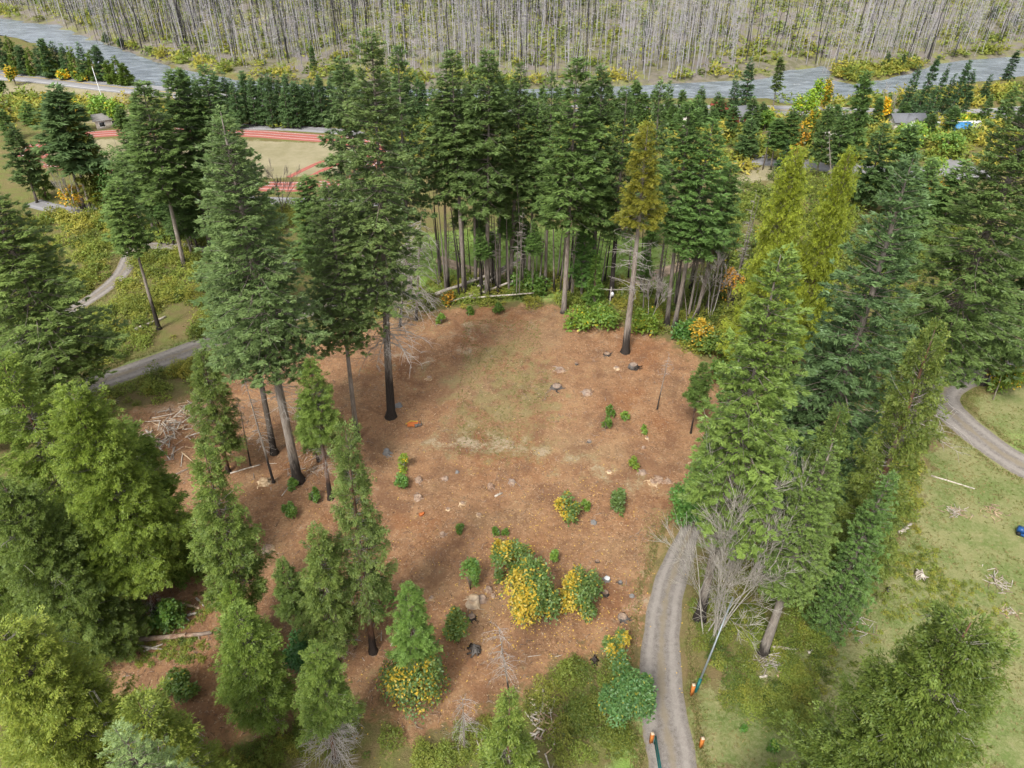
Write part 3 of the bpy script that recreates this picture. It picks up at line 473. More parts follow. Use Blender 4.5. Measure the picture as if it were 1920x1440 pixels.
# ---------------------------------------------------------------- trees, one row each: kind, foot, top, half width of the crown, where the crown starts
YG=(1.12,1.10,.85); DK=(.72,.80,.85); BG=(.85,1.02,1.25); OL=(1.05,.92,.75); BR=(1.25,1.25,.9)
TREES=[
# centre of the clearing
('F',733,782,697,50,108,.40,(1.0,1.0,1.0),'tallest fir, charred black foot, standing alone on the clearing by the orange log pile',dict(char=.21,dead=(.24,.5,5.4,2))),
('F',560,902,412,190,138,.40,(1.05,1.08,1.15),'big leaning fir with thick grey trunk and flared black base, left half of the clearing',dict(char=.10,grey=.9,dead=(.25,.42,4.0,0),tr=.55)),
('F',670,825,610,335,92,.42,(1.05,1.05,1.05),'fir with slim pale trunk between the thick grey trunk and the black footed one',dict(char=.10,grey=.8,tr=.32)),
('F',515,850,470,300,96,.42,(.95,1.0,1.0),'fir with dark straight trunk just behind the thick grey leaning trunk',dict(char=.13,grey=.4,tr=.38)),
('C',428,885,393,655,50,.20,(.80,.85,.9),'dark green cedar with broken top at the left edge of the clearing by the lane',{}),
('C',620,935,580,675,47,.48,(.95,1.05,1.0),'bright cedar on a thin bare trunk right of the thick grey fir trunk',dict(char=.2,dead=(.22,.5,2.2,0))),
('C',597,865,566,740,30,.25,(.85,.95,1.0),'small dark cedar tucked behind the bright thin trunked cedar',{}),
('C',700,1222,645,795,60,.27,(.85,.90,1.05),'tall narrow grey green cedar with charred foot in the middle of the left clearing',dict(char=.12,tr=.30)),
('C',472,1195,405,836,66,.28,(.98,1.05,1.0),'pointed cedar beside the gap in the trees, left of centre',dict(tr=.32)),
('C',632,1245,598,978,56,.26,(.95,1.0,1.05),'broad cedar leaning against the tall narrow one, lower left of the clearing',dict(dead=(.08,.25,2.0,0))),
('C',505,1362,443,1138,74,.20,(.95,1.05,.85),'dense bright green cedar with dead twigs at its foot, lower left clearing',dict(dead=(.02,.2,2.0,1))),
('C',470,1245,430,1094,48,.08,(.95,1.05,.8),'small rounded yellow green cedar behind the dense bright one',{}),
('C',575,1216,527,1048,36,.40,(.8,.9,.95),'sparse spindly cedar with crooked bare stem beside the broad cedar',dict(char=.1)),
('C',630,1425,600,1210,58,.42,(.92,1.02,.9),'cedar with a skirt of dead grey branches at the bottom edge of the clearing',dict(dead=(.10,.48,3.2,2))),
('C',782,1308,765,1092,45,.44,(.80,1.02,.95),'bright cedar growing out of a yellow leaved maple bush near the bottom of the clearing',dict(dead=(.2,.4,1.5,0),char=.1)),
('C',950,1575,940,1308,76,.06,(1.0,1.05,.9),'cedar crown cut by the bottom edge beside the pile of pale wood',dict(dead=(.3,.9,1.5,1))),
# left mass
('F',165,802,-45,318,150,.27,(1.08,1.08,.9),'huge fir at the left edge with bare hanging lower branches by the lane',dict(grey=.8,dead=(.08,.32,5.0,0),tr=.6)),
('C',295,1152,130,720,110,.26,(1.12,1.18,.8),'big bright green cedar with pointed top on a peeling red trunk, left side',dict(tr=.42,dead=(.03,.15,2,0))),
('C',325,1075,225,788,84,.08,(.88,.98,.8),'cedar behind and right of the big pointed one, above the black hollow stump',{}),
('C',262,1140,150,900,60,.35,(.88,.98,.8),'cedar with dark leaning trunk left of the peeling red trunk',dict(char=.15,tr=.34)),
('C',150,965,-5,665,92,.08,(1.0,1.05,.85),'cedar at the left edge just below the huge fir',{}),
('C',60,800,-60,600,80,.1,(.95,1.0,.85),'half hidden cedar at the left edge beside the lane',{}),
('C',195,1220,10,893,106,.05,(.80,.86,.82),'wide olive green cedar at the left edge below the peeling trunk tree',dict(dead=(.1,.9,3.2,1))),
('C',60,1200,-120,960,110,.05,(.9,.95,.8),'cedar cut by the left edge behind the wide olive one',{}),
('C',240,1510,5,1165,150,.04,(1.28,1.2,.9),'very large brown tipped cedar filling the bottom left corner',dict(dead=(.15,.9,4.0,1))),
('C',395,1570,255,1312,100,.06,(1.18,1.12,.85),'yellow green cedar right of the bottom left corner tree',dict(dead=(.2,.9,3.0,1))),
('F',455,1730,215,1345,120,.25,(1.6,1.55,1.75),'pale blue green fir tops in front of the bottom left corner cedars',dict(lv=0)),
# right mass
('F',1312,1160,1465,455,122,.36,(1.15,1.2,.80),'bright green fir with ragged crown right of the clearing, above the bare pale shrub',dict(tr=.45,char=.12,grey=.7)),
('F',1432,1222,1577,832,78,.36,(1.2,1.25,.95),'shorter pale green fir on a leaning grey trunk, front of the right tree group',dict(tr=.42,char=.06,grey=.8)),
('F',1500,985,1725,285,136,.10,(.82,.95,1.10),'massive blue green fir in the middle of the right tree group',dict(tr=.6,grey=.7)),
('F',1455,940,1600,560,90,.08,(.78,.92,1.05),'dark bluish fir behind the ragged bright green one',{}),
('C',1590,1098,1705,600,72,.04,(.86,.86,.80),'tall olive column of cedar on the outer right side of the tree group',dict(tr=.4)),
('C',1480,1120,1560,760,60,.05,(.80,.88,.85),'dark cedar under the short pale green fir',{}),
('F',1540,1180,1660,880,62,.03,(.95,1.15,.9),'low green fir touching the olive cedar column above the meadow',{}),
('F',1690,840,1985,95,150,.29,(.80,.86,.75),'enormous dark fir at the right edge over the gravel road',dict(tr=.7,dead=(.06,.34,6.5,0))),
('F',1840,720,2100,200,120,.12,(.78,.84,.8),'dark fir cut by the right edge behind the enormous one',{}),
('F',1335,870,1395,640,44,.03,(.95,1.15,.95),'small fir skirt in front of the ragged bright green fir by the clearing edge',{}),
('F',1298,955,1340,815,48,.02,(1.0,1.25,.95),'low bright fir overhanging the end of the faint track',{}),
('C',1405,700,1510,273,66,.10,(1.55,1.42,.72),'yellow green cedar, left of the two pointed ones behind the right group',dict(tr=.4,lv=0)),
('C',1480,690,1600,272,54,.10,(1.6,1.48,.70),'yellow green cedar, right of the two pointed ones behind the right group',dict(tr=.4,lv=0)),
('C',1530,1640,1838,1155,185,.02,(.74,.80,.66),'very large olive cedar filling the bottom right corner of the meadow',dict(tr=.5,dead=(.2,.95,3.0,1))),
('C',1295,812,1322,680,28,.45,(.65,.8,.85),'small dark cedar on a thin bent stem at the right rim of the clearing',dict(char=.3,tr=.12)),
# row behind the clearing
('C',1172,660,1222,226,46,.60,(1.28,.98,.62),'golden brown topped tree with bare drooping branches at the back of the clearing',dict(tr=.50,char=.13,grey=.8,dead=(.28,.66,4.6,1),fb=True,lv=1)),
('F',871,548,857,92,76,.48,(.85,.90,.85),'tall fir behind the fallen pale poles, left in the back row',dict(grey=.7,char=.05,tr=.42)),
('F',913,556,917,90,70,.40,(.80,.86,.8),'tall dense fir with twin trunks at the centre of the back row',dict(tr=.42)),
('F',957,534,978,112,58,.45,(.78,.86,.8),'tall fir right of the twin trunks in the back row',dict(tr=.42)),
('F',990,538,1010,185,62,.42,(.82,.92,.85),'fir with low spreading boughs between the tall back row firs',dict(tr=.3)),
('F',1057,586,1085,106,88,.40,(.85,.95,.80),'broad fir standing at the back rim of the clearing, grey trunk without a black foot',dict(tr=.42,grey=.8,char=.02)),
('F',1112,552,1130,122,60,.36,(.80,.88,.85),'fir right behind the broad one at the back rim',dict(tr=.36)),
('F',1145,560,1185,155,58,.34,(.78,.88,.82),'fir on a burnt black double trunk at the back rim',dict(char=.5,tr=.42)),
('F',838,540,828,130,46,.45,(.85,.92,.88),'slender fir at the left end of the back row beside the wispy dead tree',dict(tr=.28)),
('F',892,536,886,120,44,.46,(.82,.90,.85),'slender fir between the pole side fir and the twin trunks in the back row',dict(tr=.28)),
('F',936,545,940,140,44,.44,(.86,.94,.86),'slender fir squeezed right of the twin trunks',dict(tr=.26)),
('F',1022,545,1036,130,48,.42,(.84,.94,.86),'slender fir left of the broad back rim fir',dict(tr=.28)),
('F',1092,545,1108,150,46,.44,(.80,.90,.84),'slender shaded fir behind the broad back rim fir',dict(tr=.26)),
('F',1212,515,1238,148,46,.30,(.95,1.05,1.05),'pale fir behind the golden brown topped tree',dict(grey=.6)),
('F',1250,608,1295,188,62,.45,(.85,1.02,.85),'tall green fir right of the golden brown topped tree',dict(tr=.36,char=.05)),
('F',1264,616,1338,215,72,.42,(.85,1.05,.85),'full green fir above the slim leaning trunks at the right of the back row',dict(tr=.36,char=.08)),
('F',1305,596,1375,300,52,.45,(.85,1.0,.85),'shorter fir at the right end of the back row',dict(tr=.28,grey=.9)),
('F',770,560,745,82,62,.35,(.80,.88,.9),'dark fir just right behind the tallest fir',dict(grey=.5)),
('F',690,560,640,108,70,.35,(.85,.92,.95),'fir left behind the tallest fir with open drooping boughs',{}),
('C',1114,572,1118,478,21,.05,(.75,1.0,.85),'small dense dark green cedar among the back row trunks',{}),
('F',1090,560,1100,400,34,.2,(.80,1.1,.8),'young fir with bright boughs beside the small dense cedar',{}),
# left back group
('F',347,502,285,150,84,.42,(.85,.92,.8),'large fir with long pale leaning trunk above the winding lane',dict(tr=.40,grey=.9,char=.08)),
('F',395,470,352,128,76,.38,(.82,.92,.8),'dense fir right behind the long pale leaning trunk',{}),
('F',440,455,398,118,72,.35,(.78,.9,.85),'dark fir at the right of the left back group, over the tree farm row',{}),
('F',470,540,430,215,78,.3,(.9,.98,.95),'bluish fir in front of the running track',{}),
('F',290,440,245,240,66,.42,(.75,.82,.75),'dark fir left of the large pale trunked one',{}),
('F',160,395,88,180,54,.40,(.82,.90,.95),'fir above the left end of the red track, tallest of its clump',{}),
('F',172,398,140,158,52,.36,(.78,.88,.98),'bluish fir beside the olive cedar in the left clump',{}),
('F',70,380,22,230,34,.25,(.8,.86,.85),'thin fir near the left edge over the grey lane',{}),
('C',188,395,174,192,30,.18,(.72,.62,.55),'brown olive cedar among the firs by the red track',{}),
('C',88,372,70,265,18,.05,(.75,.85,.8),'narrow column of dark cedar in front of the red track',{}),
('C',205,390,198,290,34,.15,(1.1,.95,.6),'yellowing bushy tree below the brown olive cedar',{}),
('F',298,617,215,332,54,.56,(1.05,1.12,.95),'fir crown on a long bare leaning trunk beside the pale log',dict(tr=.30,char=.30,grey=.8)),
('F',360,480,330,330,45,.3,(.75,.85,.8),'short dark fir below the large pale trunked one',{}),
('F',610,540,570,330,66,.2,(.9,1.0,.9),'fir filling the gap behind the slim pale trunk',{}),
('F',460,600,420,420,80,.2,(.95,1.05,1.1),'low bluish fir beside the lane, under the leaning fir',{}),
# middle distance on the right
('F',1590,305,1612,132,30,.12,(.85,1.0,.85),'tall fir on the flat in front of the island',{}),
('F',1562,330,1575,205,30,.2,(.8,.92,.85),'fir left of the tall one on the flat',{}),
('F',1620,395,1652,228,40,.12,(.75,.88,.9),'round shouldered dark fir behind the pointed yellow cedars',{}),
('F',1665,410,1712,232,42,.2,(.85,1.0,.95),'fir in front of the grey roofed house',{}),
('F',1690,455,1752,292,44,.15,(1.0,1.15,1.1),'pale fir below the pale parking road on the right',{}),
('F',1760,430,1820,300,50,.1,(.85,.98,.85),'mid green fir near the grey drive',{}),
('F',1650,520,1720,380,60,.1,(1.0,1.15,1.1),'pale green fir between the pointed cedars and the enormous dark fir',{}),
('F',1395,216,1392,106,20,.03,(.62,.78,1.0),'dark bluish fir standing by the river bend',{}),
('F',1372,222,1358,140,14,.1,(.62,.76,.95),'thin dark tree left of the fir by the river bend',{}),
('F',1447,218,1461,106,14,.45,(.85,.85,.7),'lone sparse tree with bare lower trunk against the river',dict(tr=.2)),
('F',1405,250,1412,180,22,.1,(.8,.92,.9),'fir below the river bend beside the red walled house',{}),
('F',1400,300,1408,222,26,.15,(.75,.88,.9),'fir in front of the red walled house',{}),
('F',1445,318,1448,222,26,.45,(.78,.95,.8),'fir with thin bare trunk by the pale parking road',{}),
('F',1470,318,1475,200,24,.42,(.80,.95,.8),'taller fir with thin bare trunk by the pale parking road',{}),
('F',1468,325,1476,262,17,.02,(.6,.78,.85),'low dark conical fir on the dry grass',{}),
('F',1530,330,1545,195,24,.2,(.85,.95,.85),'fir between the parking road and the yellow cottonwood',{}),
('C',1520,290,1512,222,12,.03,(.65,.8,.8),'narrow dark cedar beside the orange leaved tree',{}),
]
for r in TREES:
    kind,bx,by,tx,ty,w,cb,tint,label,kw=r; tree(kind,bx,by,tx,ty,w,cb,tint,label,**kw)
# rows where single trees look alike
def row(kind,pts,w,cb,tint,label,group,jit=.18):
    for (bx,by,tx,ty) in pts:
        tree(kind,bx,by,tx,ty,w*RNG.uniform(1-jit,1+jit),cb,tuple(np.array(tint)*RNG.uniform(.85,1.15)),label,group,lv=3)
rr=np.random.default_rng(5)
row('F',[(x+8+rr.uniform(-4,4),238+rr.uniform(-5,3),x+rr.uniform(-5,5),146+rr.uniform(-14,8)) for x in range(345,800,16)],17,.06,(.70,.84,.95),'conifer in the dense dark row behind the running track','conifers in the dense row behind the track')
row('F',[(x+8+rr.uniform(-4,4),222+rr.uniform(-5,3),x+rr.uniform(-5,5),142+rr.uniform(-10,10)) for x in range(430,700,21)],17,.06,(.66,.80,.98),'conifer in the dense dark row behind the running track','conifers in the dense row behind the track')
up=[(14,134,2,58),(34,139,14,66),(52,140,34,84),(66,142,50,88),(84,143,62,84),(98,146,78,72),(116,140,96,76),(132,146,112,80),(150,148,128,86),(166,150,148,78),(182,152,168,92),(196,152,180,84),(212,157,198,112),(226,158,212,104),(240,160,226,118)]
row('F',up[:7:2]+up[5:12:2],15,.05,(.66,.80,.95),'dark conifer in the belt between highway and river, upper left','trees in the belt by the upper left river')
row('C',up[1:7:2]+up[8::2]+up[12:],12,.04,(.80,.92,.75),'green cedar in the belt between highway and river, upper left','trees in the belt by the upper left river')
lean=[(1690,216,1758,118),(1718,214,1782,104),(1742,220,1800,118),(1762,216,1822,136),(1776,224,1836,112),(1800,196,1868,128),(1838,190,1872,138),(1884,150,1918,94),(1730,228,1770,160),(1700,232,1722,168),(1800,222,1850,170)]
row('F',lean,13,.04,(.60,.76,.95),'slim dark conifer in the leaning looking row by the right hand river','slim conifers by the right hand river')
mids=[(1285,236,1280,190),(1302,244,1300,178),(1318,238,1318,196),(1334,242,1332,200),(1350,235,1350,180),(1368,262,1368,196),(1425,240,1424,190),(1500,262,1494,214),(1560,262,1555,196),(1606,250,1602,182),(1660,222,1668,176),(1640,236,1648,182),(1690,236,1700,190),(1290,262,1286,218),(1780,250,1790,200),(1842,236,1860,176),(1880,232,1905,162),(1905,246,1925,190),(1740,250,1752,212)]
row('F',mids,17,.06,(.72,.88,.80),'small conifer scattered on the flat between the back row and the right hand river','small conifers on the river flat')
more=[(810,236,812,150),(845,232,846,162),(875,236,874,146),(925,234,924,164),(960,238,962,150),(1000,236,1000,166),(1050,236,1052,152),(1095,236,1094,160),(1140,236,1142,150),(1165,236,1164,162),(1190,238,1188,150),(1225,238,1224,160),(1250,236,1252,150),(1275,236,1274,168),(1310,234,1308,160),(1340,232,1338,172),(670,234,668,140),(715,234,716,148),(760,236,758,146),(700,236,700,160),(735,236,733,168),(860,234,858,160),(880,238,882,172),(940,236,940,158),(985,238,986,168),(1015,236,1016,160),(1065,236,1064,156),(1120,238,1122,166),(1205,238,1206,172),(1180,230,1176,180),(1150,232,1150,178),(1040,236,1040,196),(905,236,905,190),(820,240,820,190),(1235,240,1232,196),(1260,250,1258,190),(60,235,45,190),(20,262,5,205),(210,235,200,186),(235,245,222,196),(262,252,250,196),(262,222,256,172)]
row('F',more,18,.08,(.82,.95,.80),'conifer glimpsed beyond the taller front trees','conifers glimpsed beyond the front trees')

# ---------------------------------------------------------------- leafy shrubs and small broadleaf trees
def bush_mb(seed,R,H,n,L,Wd,yel,base=0.0,lobes=12,open_=.0,yside=None):
    rg=np.random.default_rng(seed); mb=MB()
    for k in range(lobes):
        a=rg.uniform(0,6.28); q=rg.uniform(0,1)**.5*.74; zc=base+(H-base)*rg.uniform(.15,.78)*(1-.25*q); c=np.array([math.cos(a)*q*R,math.sin(a)*q*R,zc]); rl=R*rg.uniform(.20,.48); hl=(H-base)*rg.uniform(.22,.34); m=n//lobes
        d=nrm(rg.normal(0,1,(m,3))); d[:,2]=np.where(d[:,2]<-.3,-d[:,2],d[:,2]); rad=rg.uniform(.55,1.08,m)[:,None]
        P=c+d*rad*np.array([rl,rl,hl]); P[:,2]=np.maximum(P[:,2],.04)
        N=d*.6+np.array([0,0,.8])+rg.normal(0,.4,(m,3)); D=np.cross(N,rg.normal(0,1,(m,3)))+d*.5+np.array([0,0,-.15])
        if yel<.2: pr=np.full(m,yel*.25)
        else:
            f=rg.normal(0,.30); dd_=0 if yside is None else (P[:,0]*math.cos(yside)+P[:,1]*math.sin(yside))/R
            pr=np.clip((yel-.33)+f+.75*dd_+.25*np.sin(P[:,0]*5/R+seed)*np.sin(P[:,2]*5/H+seed),0.02,.85)
        hue=np.where(rg.uniform(size=m)<pr,rg.uniform(.55,1,m),rg.uniform(0,.12,m))
        mb.leaves(P,D,N,L*rg.uniform(.6,1.25,m),Wd*rg.uniform(.7,1.2,m),np.clip(.52+rg.normal(0,.12)+rg.normal(0,.12,m),0,1),hue)
    for k in range(6):
        a=rg.uniform(0,6.28); t=np.array([math.cos(a)*R*.5,math.sin(a)*R*.5,base+(H-base)*.6]); mb.tube([[0,0,0],t*.4+[0,0,H*.1],t],[.05,.035,.015],4,m=1)
    return mb
def bush(px,py,w,h,label,yel=.5,cat='shrub',tint=(1,1,1),name='maple_bush',mat='broad',L=None,n=None,group=None,yside=None,dens=1.0):
    """px,py centre of the foot; w half width and h height, in the photograph's pixels"""
    x,y,z=G(px,py); dep=PR(x,y,z+.5)[2]; R=w*dep/FPX; H=max(.25,HT(x,y,py-h)-z)
    L=L or max(.16,.0045*dep*(1 if R>1 else .8)); n=n or int(np.clip(dens*10*R*(R+H)/(L*L*.45),150,7000))
    NT[0]+=1; m=bush_mb(NT[0]*7,R,H,n,L,L*.62,yel,lobes=int(np.clip(R*9,6,26)),yside=yside)
    root=bpy.data.objects.new(name,None); COL.objects.link(root); root.location=(x,y,z-.03); tag(root,label,cat,group)
    me=m.mesh('foliage',[M[mat],M['limb']]); link('foliage',me,root,color=tuple(tint)+(1,))
    return root
bush(958,1078,38,64,'yellow topped maple bush, upper one of the touching pair',.65,yside=1.6)
bush(998,1166,55,112,'largest maple bush, green and orange, lower one of the touching pair',.55,yside=3.9)
bush(1092,1148,42,72,'round maple bush, orange on its left half, right of the touching pair',.5,yside=3.1)
bush(1062,972,24,46,'small orange spotted maple bush near the faint track',.75,yside=3.0)
bush(782,1300,62,100,'maple bush with orange leaves wrapped round a cedar stem',.55)
bush(1152,1232,30,42,'small maple bush with bright yellow clusters above the dark thicket',.8,yside=0)
bush(1168,1358,50,112,'big dark green round bush with one orange patch beside the drive',.12,tint=(.72,.92,1.0),yside=1.8)
bush(1307,655,26,56,'orange yellow topped bush at the right rim of the clearing',.9,tint=(1.05,.95,.9))
bush(842,570,14,26,'small orange and yellow bush by the foot of the fallen pale poles',.9,tint=(1.1,.8,.9))
bush(1160,955,18,44,'dark green roundish bush beside the faint track',0,tint=(.75,.85,.7),mat='needle',name='shrub')
bush(882,1105,20,56,'soft green sapling bush above the split stump',0,tint=(1.0,1.15,.9),mat='broad',name='shrub')
bush(856,1190,26,42,'loose green shrub left of the small brown stump',.15,tint=(1.15,1.1,.9),name='shrub')
bush(756,882,13,30,'lime yellow leaved sapling on a thin stem near the grey stump',.2,tint=(1.7,1.5,.7),name='sapling')
bush(752,915,16,26,'wispy green shoots under the lime yellow sapling',0,tint=(.9,1.1,.8),name='sapling')
bush(1188,880,11,26,'tuft of yellow green seedling near the right rim',.0,tint=(1.5,1.4,.7),name='sapling')
for (a,b_,w,h,l) in [(1143,780,9,20,'upper of two dark green round seedlings on the right of the clearing'),(1137,804,9,22,'lower of two dark green round seedlings on the right of the clearing'),(1171,786,8,14,'faint pale seedling right of the two round ones'),(1208,812,5,16,'tiny pale seedling nearest the bare snag'),(930,1002,6,14,'left one of two tiny seedlings above the maples'),(947,1002,6,13,'right one of two tiny seedlings above the maples'),(863,998,7,18,'thin seedling left of the tiny pair'),(1037,1056,7,26,'slim dark seedling right of the yellow topped maple'),(1097,955,8,18,'pale green sprout right of the orange spotted maple'),(880,588,9,16,'dark seedling at the back of the clearing, left one'),(934,586,12,20,'dark round seedling at the back of the clearing, right one'),(827,608,8,20,'yellow seedling on the back left of the clearing'),(545,970,14,28,'thin leafy shoots left of the narrow cedar'),(590,940,12,26,'leafy shoots beside the bright thin trunked cedar'),(555,912,14,14,'low leaves at the flared base of the thick trunk')]:
    bush(a,b_,w,h,l,0,cat='seedling',tint=(1.3,1.35,.8) if 'yellow' in l or 'pale' in l else (.85,.95,.6),name='seedling',dens=1.5)
bush(345,1300,34,30,'low leafy patch alone on the bare ground in the lower left',.1,tint=(1.0,1.0,.7),name='low_shrub',dens=1.3)
bush(330,1170,26,44,'green bush at the foot of the peeling red trunk',.0,tint=(.95,1.1,.7),name='low_shrub')
bush(300,1165,30,28,'green bush under the dark leaning trunk',.0,tint=(.75,.95,.7),name='low_shrub')
bush(712,1150,28,70,'bright green shrub behind the tall narrow cedar',0,tint=(1.0,1.3,.9),name='shrub')
bush(575,1245,40,50,'dark green shrub between the dense bright cedar and the broad one',0,tint=(.5,.8,.8),name='shrub')
bush(1000,545,38,36,'dense green bush at the foot of the back row',0,tint=(.85,.95,.65),name='shrub')
bush(1085,615,30,34,'yellow green bush on the back rim, left of three',.1,tint=(1.3,1.3,.7),name='shrub')
bush(1130,612,34,40,'yellow green bush on the back rim, middle of three',.15,tint=(1.25,1.25,.8),name='shrub')
bush(1210,618,34,38,'yellow green bush behind the golden topped tree trunk',.15,tint=(1.3,1.2,.6),name='shrub')
bush(1285,635,28,36,'green bush left of the orange topped one',0,tint=(.7,.95,.7),name='shrub')
bush(1340,665,40,46,'mixed green bush at the right rim under the bright fir',.15,tint=(1.0,1.0,.7),name='shrub')
bush(1355,720,34,46,'dark green bush behind the small dark cedar',.05,tint=(.8,.9,.6),name='shrub')
bush(1290,970,44,50,'green boughs of brush at the end of the drive',0,tint=(.8,1.1,.8),name='shrub')
bush(1875,735,34,50,'yellow green bush beside the curve of the gravel road',.35,tint=(1.3,1.2,.7),name='shrub')
bush(1905,720,18,36,'orange tipped bush at the right edge of the road curve',.7,tint=(1.1,1.0,.8),name='shrub')
bush(394,1425,1,1,'x',0) if False else None
bush(1392,1370,8,12,'tiny round green plant on the grass right of the gate post, left one',0,tint=(.8,1.1,.6),name='low_shrub',cat='plant')
bush(1445,1402,11,12,'tiny round green plant on the grass right of the gate post, right one',0,tint=(.8,1.1,.6),name='low_shrub',cat='plant')
# far broadleaf trees
def leafy(px,py,tx,ty,w,label,tint,yel=.3,cb=.2,group=None,n=900,bare=False):
    x,y,z=G(px,py); H=max(3,HT(x,y,ty)-z); dep=PR(x,y,z+H*.6)[2]; R=w*dep/FPX; L=.0042*dep; NT[0]+=1
    m=bush_mb(NT[0]*11,R,H,n,L,L*.6,yel,base=H*cb,lobes=14); root=bpy.data.objects.new('broadleaf_tree',None); COL.objects.link(root); root.location=(x,y,z-.05); tag(root,label,'tree',group)
    t=link('trunk',TR_[NT[0]%3],root,color=(0,.6,0,1)); t.scale=(.14+H*.008,.14+H*.008,H*.7); link('crown',m.mesh('crown_leafy',[M['broad'],M['limb']]),root,color=tuple(tint)+(1,))
LT=(1.9,1.7,.7); 
for a in [(1432,245,1428,205,16,'pale green tree beside the sparse river tree',(1.2,1.3,.8),0),
 (1502,235,1500,168,22,'lime green cottonwood left of the yellow one by the island',(1.9,1.8,.7),.1),(1520,228,1520,142,15,'bright lime tall cottonwood by the river',(1.9,1.9,.7),.1),(1540,222,1540,146,10,'golden yellow topped cottonwood by the river',(1.15,1.1,.8),.95),
 (1508,275,1506,200,16,'yellow orange cottonwood with slanting crown on the flat',(1.15,1.1,.8),.9),(1490,290,1486,232,16,'orange tinted low tree by the parking road',(1.3,.9,.8),.7),(1650,232,1652,178,12,'slender yellow tree on the river flat',(1.8,1.5,.7),.9),
 (1700,270,1715,224,34,'pale willow in front of the grey roofed house',(1.7,1.7,1.0),.1),(1690,300,1700,252,26,'yellow green willow left of the white gabled house',(1.7,1.6,.8),.4),(1770,290,1782,240,34,'grey green willow beside the tents',(1.3,1.4,1.0),0),
 (1735,350,1750,290,30,'pale broadleaf tree by the grey drive',(1.5,1.5,1.0),.1),(1745,390,1758,330,20,'orange leaved tree by the grey drive',(1.4,1.0,.7),.8),(1825,232,1830,216,14,'lime bush behind the white tents',(1.8,1.8,.7),.1),(1800,236,1806,218,14,'yellow green bush behind the blue tent',(1.8,1.7,.7),.2),
 (140,252,130,176,24,'pale yellow green tree behind the left fir clump',(1.7,1.6,.8),.3),(100,215,95,170,14,'golden leaved tree near the tan field',(1.15,1.1,.8),.95),(122,222,115,182,12,'orange gold tree beside the golden one',(1.15,1.0,.8),.9),(198,232,190,172,22,'pale green round tree beside the flagpole',(1.5,1.6,1.0),.05),(225,238,220,186,18,'lime tree right of the flagpole',(1.6,1.6,.8),.1),(30,160,22,120,10,'gold tree at the foot of the upper left belt',(1.15,1.1,.8),.9),
 (155,152,150,132,14,'olive bush on the highway verge',(1.3,1.2,.8),.3),(120,150,118,132,11,'yellow bush on the highway verge',(1.7,1.5,.8),.6),(8,186,0,150,12,'dark round tree at the left edge of the tan field',(.9,.9,.8),0),
 (153,392,148,342,30,'yellow orange maple between the trunks by the back lane',(1.3,1.0,.7),.85),(212,330,205,268,36,'broad green tree beside the brown olive cedar',(.8,.9,.8),.0),(235,400,230,300,40,'dark green leafy tree right of the yellowing bushy one',(.75,.85,.8),.0),
 (1362,585,1368,498,22,'orange leaved thin tree behind the right rim',(1.3,.9,.8),.9),(1345,560,1350,420,30,'brownish broadleaf tree among the leaning trunks',(1.0,.85,.7),.2),
 (1420,480,1430,400,50,'pale brush tree behind the yellow cedars',(1.1,1.0,.9),.2),(1560,400,1570,330,30,'olive leafy tree behind the yellow cedars',(1.1,1.1,.9),.2)]:
    leafy(a[0],a[1],a[2],a[3],a[4],a[5],a[6],a[7])

